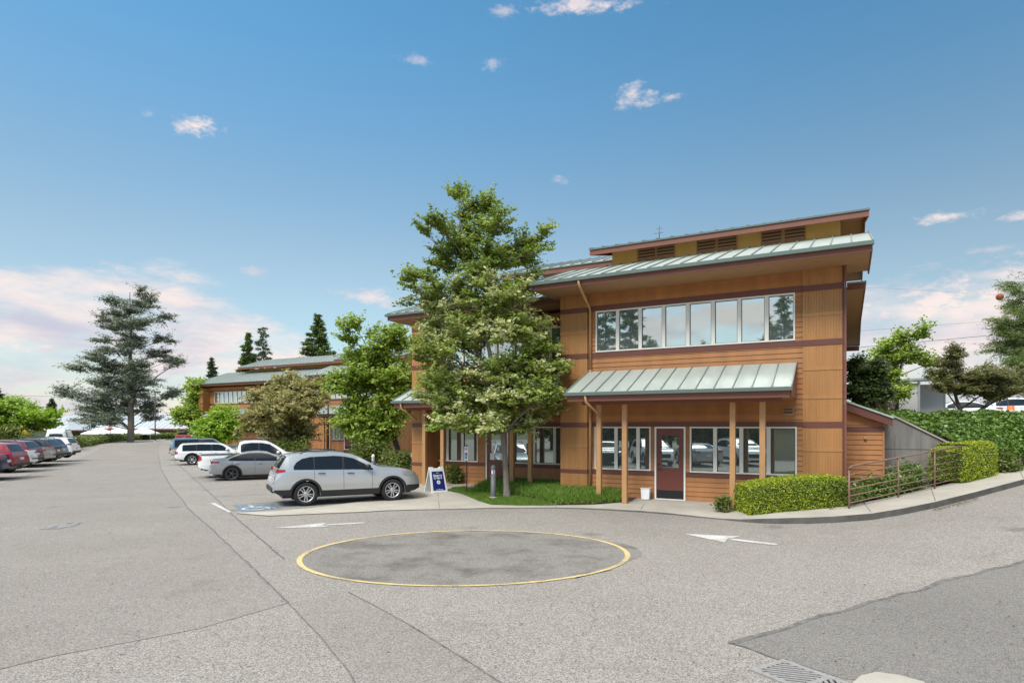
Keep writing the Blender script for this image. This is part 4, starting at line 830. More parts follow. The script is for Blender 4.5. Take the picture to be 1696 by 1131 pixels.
# ------------------------------------------------------------------ vehicles
KIND = {
 'suv': dict(L=4.62, W=.93, top=[(0, .60), (.04, .86), (.09, 1.02), (.17, 1.12), (.37, 1.46), (.44, 1.55), (.6, 1.585), (1.1, 1.63), (1.7, 1.645), (2.1, 1.63), (2.42, 1.56), (2.75, 1.39), (3.14, 1.165), (3.28, 1.135), (3.8, 1.095), (4.2, 1.03), (4.45, .93), (4.58, .76), (4.62, .60)],
   belt=[(0, .82), (.2, 1.04), (.6, 1.10), (1.5, 1.08), (2.4, 1.06), (3.1, 1.03), (4.0, .98), (4.4, .85), (4.62, .56)], low=[(0, .50), (.10, .40), (.35, .33), (.6, .30), (4.1, .28), (4.45, .33), (4.62, .42)], xr=.95, xf=3.65, R=.365,
   hi=[(.56, 1.16), (.68, 1.33), (.85, 1.44), (1.1, 1.49), (1.8, 1.51), (2.1, 1.49), (2.4, 1.425), (2.7, 1.28), (2.95, 1.13), (3.05, 1.06)], panes=[(.60, 1.18), (1.225, 2.05), (2.12, 3.02)], ws=(2.47, 3.15), rw=(.19, .42), tail=(.02, .36, 1.02, 1.14), head=(4.0, 4.46, .84, .97), clad=.46, seams=[1.20, 2.085, 2.98], hood=3.2, rails=(.8, 2.2), plate=.80, tumble=.225, edge=.955, taper=(.09, .21)),
 'sedan': dict(L=4.68, W=.91, top=[(0, .58), (.03, .86), (.07, 1.00), (.14, 1.06), (.45, 1.07), (.72, 1.10), (1.3, 1.325), (1.75, 1.41), (2.2, 1.43), (2.6, 1.395), (3.0, 1.26), (3.55, .985), (3.7, .945), (4.3, .84), (4.58, .70), (4.68, .50)],
   belt=[(0, .85), (.3, .97), (1.0, .95), (2.0, .93), (3.4, .90), (4.2, .80), (4.68, .48)], low=[(0, .42), (.15, .30), (.5, .22), (4.2, .20), (4.5, .22), (4.68, .30)], xr=.98, xf=3.70, R=.335,
   hi=[(.78, 1.0), (1.0, 1.13), (1.4, 1.27), (1.8, 1.335), (2.3, 1.335), (2.65, 1.27), (3.0, 1.12), (3.3, .95)], panes=[(.84, 1.98), (2.04, 3.28)], ws=(2.72, 3.56), rw=(.72, 1.35), tail=(.02, .42, .84, .97), head=(4.1, 4.58, .62, .76), clad=.27, seams=[.98, 2.01, 3.15], hood=3.6, rails=None, plate=.72),
 'pickup': dict(L=5.75, W=.97, top=[(0, .58), (.02, 1.10), (.05, 1.17), (.4, 1.18), (1.72, 1.20), (1.78, 1.26), (1.83, 1.60), (1.95, 1.82), (2.2, 1.90), (2.8, 1.93), (3.3, 1.89), (3.6, 1.76), (4.15, 1.34), (4.3, 1.27), (5.1, 1.20), (5.5, 1.10), (5.68, .9), (5.75, .62)],
   belt=[(0, 1.05), (.1, 1.14), (1.7, 1.17), (1.9, 1.22), (2.6, 1.18), (4.1, 1.15), (5.2, 1.05), (5.75, .6)], low=[(0, .60), (.1, .52), (.5, .42), (5.3, .38), (5.6, .45), (5.75, .52)], xr=1.22, xf=4.78, R=.39,
   hi=[(1.92, 1.62), (2.1, 1.74), (2.5, 1.79), (3.0, 1.78), (3.4, 1.70), (3.7, 1.5), (4.0, 1.25)], panes=[(1.98, 2.82), (2.90, 3.98)], ws=(3.5, 4.22), rw=(1.80, 1.92), tail=(.0, .16, .86, 1.14), head=(5.35, 5.66, .80, 1.0), clad=.0, seams=[1.80, 2.86, 3.95], hood=4.25, rails=None, plate=.78),
 'canopy_pickup': dict(L=5.4, W=.93, top=[(0, .58), (.02, 1.02), (.10, 1.35), (.22, 1.68), (.4, 1.73), (2.0, 1.76), (2.12, 1.72), (2.2, 1.68), (2.4, 1.72), (3.0, 1.72), (3.3, 1.62), (3.85, 1.16), (4.0, 1.10), (4.8, 1.04), (5.2, .96), (5.35, .8), (5.4, .58)],
   belt=[(0, .9), (.1, 1.0), (2, 1.03), (3.8, 1.0), (5, .9), (5.4, .56)], low=[(0, .58), (.15, .50), (.5, .40), (5, .38), (5.4, .48)], xr=1.15, xf=4.3, R=.36,
   hi=[(.30, 1.5), (.4, 1.58), (2.0, 1.60), (2.3, 1.58), (3.0, 1.58), (3.2, 1.5), (3.65, 1.12)], panes=[(.36, 2.02), (2.30, 3.64)], ws=(3.25, 3.92), rw=(.12, .22), tail=(0, .14, .72, .98), head=(5.0, 5.3, .7, .86), clad=.0, seams=[2.15, 3.6], hood=3.95, rails=None, plate=.66),
 'wagon': dict(L=4.9, W=.92, top=[(0, .58), (.03, .90), (.08, 1.0), (.30, 1.38), (.38, 1.46), (.6, 1.50), (2.0, 1.53), (2.8, 1.50), (3.05, 1.44), (3.6, 1.06), (3.75, 1.01), (4.5, .94), (4.8, .84), (4.9, .55)],
   belt=[(0, .8), (.2, .94), (2, .95), (3.5, .93), (4.4, .86), (4.9, .52)], low=[(0, .52), (.12, .44), (.5, .36), (4.5, .34), (4.9, .45)], xr=1.05, xf=3.95, R=.37,
   hi=[(.42, 1.28), (.52, 1.38), (1.5, 1.42), (2.7, 1.40), (2.95, 1.32), (3.4, 1.0)], panes=[(.46, 1.28), (1.36, 2.22), (2.30, 3.40)], ws=(3.0, 3.66), rw=(.10, .30), tail=(.02, .2, .72, .95), head=(4.5, 4.82, .66, .82), clad=.32, seams=[1.32, 2.26, 3.35], hood=3.7, rails=(.6, 2.7), plate=.74, tumble=.22, edge=.95, taper=(.08, .2)),
 'minibus': dict(L=5.5, W=1.0, top=[(0, .55), (.02, 1.25), (.08, 2.05), (.2, 2.26), (.6, 2.33), (4.0, 2.33), (4.4, 2.2), (5.0, 1.45), (5.15, 1.3), (5.4, 1.1), (5.5, .7)],
   belt=[(0, 1.1), (.1, 1.28), (4.6, 1.25), (5.2, 1.1), (5.5, .65)], low=[(0, .45), (.3, .34), (5.2, .3), (5.5, .4)], xr=1.1, xf=4.4, R=.36,
   hi=[(.2, 1.9), (.3, 2.02), (4.1, 2.02), (4.4, 1.85), (4.9, 1.32)], panes=[(.26, 1.5), (1.6, 2.9), (3.0, 3.8), (3.9, 4.88)], ws=(4.35, 5.05), rw=(.022, .078), tail=(.0, .12, .8, 1.15), head=(5.1, 5.4, .75, .95), clad=.0, seams=[2.95, 3.85], hood=5.1, rails=None, plate=.72),
}
def interp(t, x):
    a = np.array(t); o = np.zeros_like(np.asarray(x, dtype=float))
    for d in (-.05, -.025, 0, .025, .05): o = o + np.interp(np.asarray(x) + d, a[:, 0], a[:, 1])
    return o / 5
class Shape:
    def __init__(s, k): s.k = k; s.L = k['L']
    def top(s, x): return float(interp(s.k['top'], np.clip(x, .001, s.L - .001)))
    def w(s, x):
        L = s.L; r = max(0, 1 - x / .55); f = max(0, 1 - (L - x) / .85); return s.k['W'] * (1 - s.k.get('taper', (.14, .30))[0] * r ** 2.4 - s.k.get('taper', (.14, .30))[1] * f ** 2.3)
    def zb(s, x): return min(float(interp(s.k['belt'], x)), s.top(x) - .02)
    def low(s, x):
        z = float(interp(s.k['low'], x))
        for xc in (s.k['xr'], s.k['xf']):
            Ra = s.k['R'] + .055; d = abs(x - xc)
            if d < Ra: z = max(z, s.k['R'] + math.sqrt(Ra * Ra - d * d) - .01)
        return z
    def arch(s, x, e):
        z = 0
        for xc in (s.k['xr'], s.k['xf']):
            Ra = s.k['R'] + .055 + e; d = abs(x - xc)
            if d < Ra: z = max(z, s.k['R'] + math.sqrt(Ra * Ra - d * d) - .01)
        return z
    def edge(s, x):
        zt, zb, w = s.top(x), s.zb(x), s.w(x); h = zt - zb; return w * (.965 - min(.52 * h, s.k.get('tumble', .285))), zb + h * s.k.get('edge', .93), zt, zb, w
    def side(s, x, z):
        wr, ze, zt, zb, w = s.edge(x)
        if z <= zb:
            v = (z - .25) / max(.2, zb - .25); b = .94 + .06 * math.sin(math.pi * min(1, max(0, v)) ** .8 * .94) - .0 * v
            if v > .8: b -= .025 * ((v - .8) / .2) ** 2
            if .52 < v < .8: b -= .010 * math.sin((v - .52) / .28 * math.pi)
            return w * b
        v = min(1, (z - zb) / max(1e-3, ze - zb)); y0 = s.side(x, zb); return y0 - (y0 - wr) * v ** 1.12
    def topz(s, x, y):
        wr, ze, zt, zb, w = s.edge(x); return zt - (zt - ze) * min(1, abs(y) / wr) ** 2.4
def car(kind, label, origin, heading, pt, group=None, name='parked_car', cat='car', res=.045, spokes=10, rim='rim', glass='carglass', two_tone=None, detail=False, tailm='lamp_red'):
    k = KIND[kind]; sh = Shape(k); L = k['L']; W = k['W']; t = thing(name, label, cat, origin, heading, group); X0 = -L / 2
    pt = PT[pt] if isinstance(pt, str) else pt
    xs_ = sorted(set([round(v, 4) for v in list(np.arange(.0, L + .001, res)) + [.012, .025, .06, L - .06, L - .025, L - .01, L] + [c + s_ * (k['R'] + .055) * q for c in (k['xr'], k['xf']) for s_ in (-1, 1) for q in (.999, .97, .9, .8)] if 0 <= v <= L]))
    b = MB(); rows_ = []
    for x in xs_:
        wr, ze, zt, zb, w = sh.edge(x); zl = min(sh.low(x), zb - .02); r = [(x + X0, w * .5, zl + .0), (x + X0, sh.side(x, zl) - .035, zl)]
        for q in range(9): z = zl + .004 + (zb - zl - .004) * q / 8; r.append((x + X0, sh.side(x, z), z))
        for q in range(1, 5): z = zb + (ze - zb) * q / 4; r.append((x + X0, sh.side(x, z), z))
        for q in range(1, 6): y = wr * (1 - q / 5); r.append((x + X0, y, sh.topz(x, y)))
        rows_.append(r)
    for sg in (1, -1):
        rr = [[(p[0], p[1] * sg, p[2]) for p in r] for r in rows_]; b.grid(rr if sg > 0 else rr[::-1])
    for r, o in ((rows_[0], 1), (rows_[-1], 0)):
        pl = [(p[0], p[1], p[2]) for p in r] + [(p[0], -p[1], p[2]) for p in r[::-1][1:]]; b.poly(pl[::-1] if o else pl)
    body = b.build('body', pt, t); es = body.modifiers.new('split', 'EDGE_SPLIT'); es.split_angle = R(38)
    def side_patch(nm, xa, xb, lo, hi, m, off=.004, par=t, sides=(1, -1), nx=None, nz=6, join=False):
        out = None; pb = MB()
        for sg in sides:
            if not join: pb = MB()
            n = nx or max(3, int((xb - xa) / res)); rr = []
            for i in range(n + 1):
                x = xa + (xb - xa) * i / n; a, c = lo(x), hi(x); c = max(a + .0005, c); rr.append([(x + X0, (sh.side(x, a + (c - a) * j / nz) + off) * sg, a + (c - a) * j / nz) for j in range(nz + 1)])
            pb.grid(rr if sg > 0 else rr[::-1])
            if not join: out = pb.build(nm, m, par)
        return pb.build(nm, m, par) if join else out
    def top_patch(nm, xa, xb, ya, yb, m, off=.006, par=t, n=10, ny=10, one=1):
        pb = MB()
        for sg in (one,):
            rr = []
            for i in range(n + 1):
                x = xa + (xb - xa) * i / n; dz = (sh.top(x + .02) - sh.top(x - .02)) / .04; nl = math.hypot(dz, 1); y0, y1 = ya(x), yb(x)
                rr.append([(x + X0 - dz / nl * off, sg * (y0 + (y1 - y0) * j / ny), sh.topz(x, y0 + (y1 - y0) * j / ny) + off / nl) for j in range(ny + 1)])
            pb.grid(rr[::-1] if sg > 0 else rr)
        return pb.build(nm, m, par)
    hi = lambda x: float(np.interp(x, *np.array(k['hi']).T)); belt = lambda x: sh.zb(x) + .015
    gm = MT[glass]
    side_patch('window_pillar', k['panes'][0][0] + .02, k['panes'][-1][1] - .08, belt, lambda x: max(belt(x) + .001, hi(x) - .004), MT['black'], .0022, nx=30, join=True)
    for a, c in k['panes']: side_patch('side_window', a, c, belt, lambda x: max(belt(x) + .001, hi(x)), gm, .004, nx=24)
    wy = lambda x: sh.edge(x)[0] - .055
    top_patch('windscreen', k['ws'][0], k['ws'][1], lambda x: -wy(x), wy, gm); top_patch('rear_window', k['rw'][0], k['rw'][1], lambda x: -wy(x) + .05, lambda x: wy(x) - .05, gm)
    a0, a1, z0, z1 = k['tail']
    # rear face lamps, number plate, bumper
    yw = sh.w(0); gx = np.linspace(.0, .6, 241); gt = np.array([sh.top(x) for x in gx]); xa = float(gx[np.argmax(gt > z0 + .02)]); xb = float(gx[np.argmax(gt > z1 - .01)]); xb = max(xb, xa + .012)
    a0 = xa
    side_patch('tail_light', a0, a1, lambda x: z0 + (z1 - z0) * .35 * (x - a0) / (a1 - a0), lambda x: z1 - (z1 - z0) * .12 * (x - a0) / (a1 - a0), MT[tailm], .007, nx=10)
    for sg_l in (1, -1): top_patch('tail_light', xa, xb, lambda x: sh.edge(x)[0] * .62, lambda x: sh.edge(x)[0] * .99, MT[tailm], .010, n=6, ny=6, one=sg_l)
    p = MB(); p.box(X0 - .016, X0 + .05, -.16, .16, k['plate'] - .065, k['plate'] + .065); p.build('number_plate', MT['plate'], t)
    bz = interp(k['low'], .05); p = MB(); p.box(X0 - .03, X0 + .25, -yw * .93, yw * .93, float(bz) - .02, float(bz) + .14); p.build('bumper', MT['black'] if kind in ('suv', 'wagon', 'canopy_pickup') else (MT['chrome'] if kind == 'pickup' else pt), t, .03)
    h0, h1, hz0, hz1 = k['head']; side_patch('headlight', h0, h1, lambda x: hz0 + .02 * (h1 - x), lambda x: min(hz1 - .04 * (x - h0), sh.zb(x) + .06), MT['lamp_clear'], .006, nx=10)
    fw = sh.w(L); p = MB(); p.box(L + X0 - .1, L + X0 + .008, -fw * .75, fw * .75, .52, .78); p.build('grille', MT['black'], t, .02)
    if k['clad']:
        cl = lambda x: max(k['clad'] + (.06 if x < .5 or x > L - .5 else 0), sh.arch(x, .065)); side_patch('cladding', .03, L - .03, lambda x: sh.low(x), lambda x: max(sh.low(x) + .002, min(cl(x), sh.zb(x) - .06)), MT['black'], .010, nx=int(L / .025), nz=4)
    if two_tone: side_patch('lower_panel', .02, L - .05, lambda x: sh.low(x) + .002, lambda x: max(sh.low(x) + .004, two_tone[0]), PT[two_tone[1]], .005, nx=80, nz=4)
    for x in k['seams']: side_patch('door_seam', x - .005, x + .005, lambda q: max(sh.low(q), k['clad']) + .02, lambda q: sh.zb(q), MT['black'], .0018, nx=1, nz=10)
    hd = MB()
    for x in ([k['seams'][0] + .12, k['seams'][1] + .12] if len(k['seams']) > 2 else [k['seams'][0] + .15]):
        for sg in (1, -1):
            z = sh.zb(x) - .10; hd.tube([(x + X0, sg * (sh.side(x, z) - .005), z), (x + .03 + X0, sg * (sh.side(x, z) + .028), z + .004), (x + .17 + X0, sg * (sh.side(x + .17, z) + .028), z + .004), (x + .2 + X0, sg * (sh.side(x + .2, z) - .005), z)], .014, 6)
    hd.build('door_handle', MT['black'] if detail else pt, t)
    xm = k['panes'][-1][1] - .22; zm = sh.zb(xm) + .07
    for sg in (1, -1):
        m = MB(); y = sh.side(xm, zm); m.lathe([(.0, -.055), (.07, -.05), (.09, 0), (.085, .05), (.055, .085), (0, .09)], (xm + X0 + .04, sg * (y + .12), zm + .03), 'z', 14); m.tube([(xm + X0 + .04, sg * (y - .02), zm - .02), (xm + X0 + .04, sg * (y + .1), zm)], .025, 6)
        mo = m.build('wing_mirror', MT['black'] if detail else pt, t)
    if k['rails']:
        ra_ = MB()
        for sg in (1, -1):
            n = 12; P = [(x + X0, sg * (sh.edge(x)[0] - .02), sh.topz(x, sh.edge(x)[0] * .97) + (.055 if 0 < i < n else .0)) for i, x in enumerate(np.linspace(k['rails'][0], k['rails'][1], n + 1))]; ra_.tube(P, .017, 6)
        ra_.build('roof_rail', MT['black'], t)
    if kind == 'pickup': top_patch('bed_cover', .12, 1.68, lambda x: -sh.edge(x)[0] + .09, lambda x: sh.edge(x)[0] - .09, MT['black'], .008)
    u = MB(); u.box(X0 + .3, -X0 - .3, -W + .26, W - .26, .24 if kind not in ('pickup', 'canopy_pickup') else .38, .62); u.box(X0 + .12, X0 + .32, -W + .3, W - .3, .42, .6); u.box(-X0 - .32, -X0 - .12, -W + .3, W - .3, .42, .6); u.build('underbody', MT['black'], t)
    for xc in (k['xr'], k['xf']):
        for sg in (1, -1): wheel(t, xc + X0, sg * (sh.side(xc, k['R'] + .45) - .105), k['R'], sg, spokes, rim, detail)
    return t
def wheel(par, x, y, Rw, sg, spokes, rim, detail):
    c = (x, y, Rw); w = .105; r1 = Rw * .66; b = MB()
    b.lathe([(r1, -w * .8), (r1 + .03, -w), (Rw - .03, -w), (Rw - .006, -w * .78), (Rw, -w * .5), (Rw, w * .5), (Rw - .006, w * .78), (Rw - .03, w), (r1 + .03, w), (r1, w * .8)], c, 'y', 32); o = b.build('wheel', MT['rubber'], par)
    b = MB(); b.lathe([(0, .02 * sg), (r1 - .004, .02 * sg), (r1 - .004, -.08 * sg)], c, 'y', 24, 1); b.lathe([(r1 + .003, w * .82 * sg), (r1 - .018, w * .84 * sg), (r1 - .022, .03 * sg)], c, 'y', 32, 0)
    b.lathe([(0, w * .66 * sg), (.05, w * .66 * sg), (.062, w * .5 * sg), (.065, .02 * sg)], c, 'y', 16, 0)
    n = spokes
    for i in range(n):
        a = 2 * math.pi * i / n + ((.11 if i % 2 else -.11) if detail else 0); a2 = 2 * math.pi * i / n + ((-.09 if i % 2 else .09) if detail else 0)
        p0 = Vector((math.cos(a2), 0, math.sin(a2))) * .045; p1 = Vector((math.cos(a), 0, math.sin(a))) * (r1 - .012); d = (p1 - p0).normalized(); s_ = Vector((-d.z, 0, d.x)); h = .017 if detail else .026; C_ = Vector(c)
        f = Vector((0, w * .62 * sg, 0)); f1 = Vector((0, w * .72 * sg, 0)); k0 = Vector((0, .02 * sg, 0)); q = [p0 - s_ * h, p0 + s_ * h, p1 + s_ * h * .8, p1 - s_ * h * .8]
        top_ = [C_ + q[0] + f, C_ + q[1] + f, C_ + q[2] + f1, C_ + q[3] + f1]; bot_ = [C_ + v + k0 for v in q]
        b.quad(*top_)
        for j in range(4): b.quad(top_[j], top_[(j + 1) % 4], bot_[(j + 1) % 4], bot_[j])
    b.build('rim', [MT[rim], MT['black']], o)
def by_wheel(kind, p, hd, side=-1):
    """origin of a car whose rear wheel on the given side stands at p"""
    k = KIND[kind]; lx, ly = k['xr'] - k['L'] / 2, side * (k['W'] - .02); return Vector((p.x - (lx * math.cos(hd) - ly * math.sin(hd)), p.y - (lx * math.sin(hd) + ly * math.cos(hd)), p.z))
def by_rear(kind, p, hd, side=0):
    k = KIND[kind]; lx, ly = -k['L'] / 2, side * k['W'] * .85; return Vector((p.x - (lx * math.cos(hd) - ly * math.sin(hd)), p.y - (lx * math.sin(hd) + ly * math.cos(hd)), p.z))
HD = R(27)
suv = car('suv', 'silver compact SUV with black lower cladding parked nearest to the building entrance', by_wheel('suv', at(507, 838), HD), HD, 'silver', 'cars parked by the offices', res=.03, detail=True)
# smoked corner lens and reflector of the near SUV
car('sedan', 'grey four door sedan with dark alloy wheels parked behind the silver SUV', by_wheel('sedan', at(384.5, 796), HD), HD, 'grey', 'cars parked by the offices', res=.035, rim='darkrim', spokes=5, tailm='lamp_dark')
def gpt(X, Y): return Vector((X, Y, float(gz(X, Y))))
car('pickup', 'white crew cab pickup truck with red tail lamps beyond the grey sedan', by_rear('pickup', gpt(-15.9, 31.2), HD, -1), HD, 'white', 'cars parked by the offices', 'pickup_truck', 'pickup truck', spokes=6)
car('wagon', 'boxy white wagon with dark side windows beyond the white pickup truck', by_rear('wagon', gpt(-22.9, 41.8), HD, -1), HD, 'white', 'cars parked by the offices', res=.06, spokes=6)
car('canopy_pickup', 'old blue grey pickup with canopy and cream lower body, farthest of its row', by_rear('canopy_pickup', gpt(-26.6, 47.8), HD, -1), HD, 'teal', 'cars parked by the offices', 'pickup_truck', 'pickup truck', res=.06, spokes=6, two_tone=(.88, 'cream'), tailm='lamp_dark')
q = at(309, 727); Yr = 68.; car('sedan', 'dark red car seen from behind at the crest of the road', gpt((309 - CX) / FPX * Yr, Yr), R(112), 'red', None, res=.08, spokes=6)
HL = R(196)
LC = [('sedan', 15, 779, .25, 'navy', 'dark blue car cut off by the left edge, only its tail in view'), ('suv', 37, 774, .33, 'maroon', 'maroon hatchback SUV, second car from the left edge of the row'),
      ('sedan', 53, 768, .25, 'white', 'white car squeezed between the maroon SUV and a darker wine red one'), ('suv', 63, 764.5, .33, 'wine', 'dark wine red SUV with black rear bumper beside a pale sedan'),
      ('sedan', 84, 761, .25, 'champagne', 'pale silver sedan with wide red tail lamps in the left row'), ('suv', 97, 757.5, .33, 'black', 'black hatchback just beyond the pale silver sedan'),
      ('suv', 106, 755.5, .33, 'blue', 'blue hatchback between the black hatchback and the white SUV'), ('suv', 127, 751.5, .33, 'white', 'white SUV at the far end of the left parking row')]
for kd, px, py, z, pt, lb in LC:
    p = at(px, py, z); p.z = 0; car(kd, lb, by_rear(kd, p, HL, 0), HL, pt, 'cars parked along the left side', res=.06, spokes=6, tailm='lamp_dark' if pt in ('white', 'black', 'wine') and kd == 'suv' else 'lamp_red')
p = Vector(((100 - CX) / FPX * 60, 60, -.12)); car('minibus', 'white passenger van with large dark windows parked behind the left row', p, R(119), 'white', None, 'passenger_van', 'van', res=.07, spokes=6)
# the row goes on to the left of the camera: these show only in the window reflections
for kd, s_, y_, pt, lb in (('suv', -9.6, 17.3, 'white', 'white SUV mirrored in the red door glass'), ('sedan', -7.0, 18.6, 'champagne', 'grey green sedan mirrored in the window right of the red door'), ('suv', -4.6, 20.2, 'white', 'white SUV mirrored in the rightmost ground floor windows'), ('wagon', -12.6, 16.4, 'black', 'black SUV mirrored in the windows left of the red door')):
    p = loc(s_, -y_); p = p + Vector((-.87, -.5, 0)) * 2.6; car(kd, lb, (p.x, p.y, 0), R(30) if kd != 'sedan' else R(30 + 180), pt, 'cars mirrored in the office windows', res=.07, spokes=6)

# ------------------------------------------------------------------ trees and planting
def PB(bx, Y, bz, L_, dy=.7, ky=1.):
    """crown masses measured as (px, py, half width px, half height px) at depth Y -> metres from the base"""
    o = []; k = Y / FPX
    for px, py, rx, rz in L_:
        o.append(((px - bx) * k, rnd.uniform(-dy, dy), H - (py - CY) * k - bz, rx * k, max(rx, rz) * k * ky, rz * k))
    return o
def base_at(px, Y, z=None):
    X = (px - CX) / FPX * Y; return Vector((X, Y, float(gz(X, Y)) if z is None else z))
Yd = 20.5
DW = [(758, 322, 13, 22), (806, 330, 18, 20), (782, 352, 24, 22), (727, 380, 26, 14), (700, 384, 10, 7), (765, 392, 38, 30), (826, 382, 24, 24), (884, 398, 22, 20), (902, 384, 10, 8), (858, 425, 36, 24), (905, 428, 11, 8), (748, 430, 40, 28), (810, 440, 50, 30), (696, 466, 22, 13), (683, 472, 11, 14),
      (884, 468, 24, 18), (735, 492, 58, 32), (825, 495, 66, 34), (694, 505, 20, 16), (765, 548, 72, 36), (850, 550, 54, 34), (706, 560, 24, 20), (720, 592, 40, 24), (896, 585, 24, 20), (740, 628, 56, 32), (830, 622, 72, 34), (905, 616, 40, 14), (940, 615, 14, 7), (900, 655, 42, 22), (752, 672, 50, 28), (835, 668, 64, 30), (745, 706, 34, 16), (800, 706, 44, 20), (862, 704, 34, 16), (716, 660, 26, 20), (905, 682, 22, 10)]
zsp = 5.3
broadleaf('dogwood_tree', 'tall flowering tree with cream and olive leaves on the lawn before the entrance', base_at(840, Yd, .08), [(0, 0, 0, .145), (-.02, 0, .35, .108), (-.06, 0, 1.1, .098), (-.15, 0, 2.1, .09), (-.35, 0, 3.6, .078), (-.7, 0, 5.4, .065), (-1.2, 0, 7.6, .042), (-1.6, 0, 9.3, .02)],
          PB(840, Yd, .08, DW, .55, .95), 620, 10, 15, .48, .12, [LF['dogwood'], LF['dogwood_top'], LF['dogwood_mid']], 'bark', midx=lambda c, t_: (1 if t_ < .75 else 2) if c[2] + (t_ - .5) * 2.4 > zsp + 1.0 else (0 if t_ < .36 else (2 if t_ < .8 else 1)), branch_from=.3, flat=.6)
Yg = 31.
broadleaf('green_tree', 'leaning fresh green tree with arching top shoots between the two office blocks', base_at(668, Yg), [(0, 0, 0, .17), (-.25, 0, 1.2, .14), (-.7, 0, 2.6, .12), (-1.2, 0, 4.2, .09), (-1.6, 0, 6, .05)],
          PB(668, Yg, 0, [(572, 548, 9, 4), (590, 543, 14, 5), (608, 552, 9, 4), (585, 566, 14, 4), (640, 578, 20, 16), (660, 566, 16, 22), (590, 596, 26, 16), (618, 600, 24, 20), (612, 632, 46, 30), (668, 640, 26, 34), (568, 640, 22, 20), (590, 690, 34, 26), (650, 690, 30, 32), (572, 706, 18, 16), (612, 726, 36, 18)], .8), 300, 8, 14, .75, .18, LF['green'], 'bark_dark')
Yp = 50.
broadleaf('plum_tree', 'rounded tree with bronze and olive foliage before the farther office block', base_at(492, Yp), [(0, 0, 0, .24), (0, 0, 1.6, .2), (-.5, 0, 3.2, .15), (-1, 0, 5, .08)],
          PB(492, Yp, 0, [(470, 632, 26, 16), (508, 652, 30, 24), (440, 662, 32, 20), (480, 682, 44, 28), (420, 702, 28, 24), (470, 716, 44, 22), (520, 664, 14, 14), (496, 722, 16, 16)], 1.5), 300, 8, 14, 1.0, .26, LF['plum'], 'bark_dark', flat=.6)
broadleaf('green_tree', 'mid green tree with a wispy top at the far left end of the offices', base_at(336, 70.), [(0, 0, 0, .22), (0, 0, 2.5, .18), (-.2, 0, 5, .1)],
          PB(336, 70., .6, [(338, 652, 12, 18), (314, 642, 10, 6), (324, 668, 14, 14), (322, 692, 22, 20), (344, 686, 18, 24)], 1.5), 170, 7, 12, 1.3, .36, LF['green'], 'bark_dark')
broadleaf('maple_tree', 'low lime green maple beyond the parked pickups', base_at(368, 58.), [(0, 0, 0, .16), (.1, 0, 1.3, .12), (0, 0, 2.6, .06)],
          PB(368, 58., .2, [(372, 684, 20, 12), (356, 706, 26, 14), (340, 716, 16, 10), (384, 708, 18, 18), (364, 722, 26, 10)], 1.2), 190, 7, 12, .9, .26, LF['lime'], 'bark_dark')
broadleaf('maple_tree', 'spreading lime green maple behind the left row of parked cars', base_at(28, 62.), [(0, 0, 0, .2), (.1, 0, 1.6, .16), (.3, 0, 3.2, .08)],
          PB(28, 62., 0, [(18, 676, 24, 12), (-10, 690, 24, 20), (48, 690, 24, 12), (74, 692, 14, 6), (86, 687, 7, 4), (66, 706, 14, 5), (26, 706, 36, 12)], 1.5), 230, 7, 12, 1.0, .28, LF['lime'], 'bark_dark', flat=.5)
shrub('dark_shrub', 'dark evergreen shrub under the lime maple at the left edge', base_at(26, 60.), PB(26, 60., 0, [(-4, 722, 20, 16), (22, 722, 20, 14), (44, 728, 12, 9)], .8), 420, 10, .25, .28, LF['shrub'])
# the big cedar by the road
CB = [(227, 474, 3, 6), (229, 480, 8, 6), (228, 492, 12, 5), (212, 497, 13, 4), (242, 495, 10, 4), (193, 509, 16, 4), (248, 508, 12, 4), (222, 511, 18, 6), (180, 521, 12, 3), (254, 528, 13, 3), (205, 528, 24, 5), (235, 531, 20, 5), (188, 537, 16, 4), (165, 553, 12, 3), (192, 556, 22, 6), (225, 553, 22, 6), (252, 548, 14, 4), (205, 574, 26, 6), (240, 572, 20, 6), (180, 586, 18, 5), (262, 585, 14, 3), (286, 588, 13, 3),
      (148, 600, 16, 4), (180, 604, 24, 7), (215, 600, 26, 8), (248, 604, 18, 6), (165, 622, 26, 6), (205, 624, 32, 8), (250, 624, 24, 6), (135, 640, 18, 5), (170, 645, 30, 8), (215, 646, 34, 9), (258, 640, 16, 5), (150, 664, 30, 7), (122, 668, 10, 3), (195, 668, 32, 8), (235, 664, 24, 6), (140, 681, 20, 5), (178, 687, 28, 6), (240, 680, 14, 3), (205, 690, 14, 4)]
hz_ = H + 231 * 95 / FPX - .85
broadleaf('cedar_tree', 'big grey green cedar with open layered branches standing alone by the road', base_at(216, 95.), [(.1 * math.sin(k * .9), 0, hz_ * k / 12, max(.05, .52 * (1 - k / 12.6))) for k in range(13)], PB(216, 95., .85, [(a, b_, c, d * (1.35 if b_ < 590 else 1.75)) for a, b_, c, d in CB], 4.2, .6), 420, 9, 15, 1.7, .46, [LF['cedar'], LF['cedar_pale']], 'bark', midx=lambda c, t_: 1 if t_ < .45 else 0, branch_from=.1, aspect=.24, limb_k=.2, wexp=.42, flat=.25, lift=-.08, up=.55, thick=.05)
conifer('fir_tree', 'small dark fir showing above the left roof end of the farther office', base_at(350, 118., 0), 15.6, lambda f: 3.6 * (1 - f) ** .8 + .1, 90, LF['fir'], 'bark_dark', None, .15, .4, 30, .6, .2, .1, .1)
conifer('fir_tree', 'dense narrow fir left of the sparse one above the farther office roof', base_at(411, 110., 0), 19.2, lambda f: 4.2 * (1 - f) ** .75 + .1, 110, LF['fir_green'], 'bark_dark', None, .12, .5, 40, .55, .25, .1, .05)
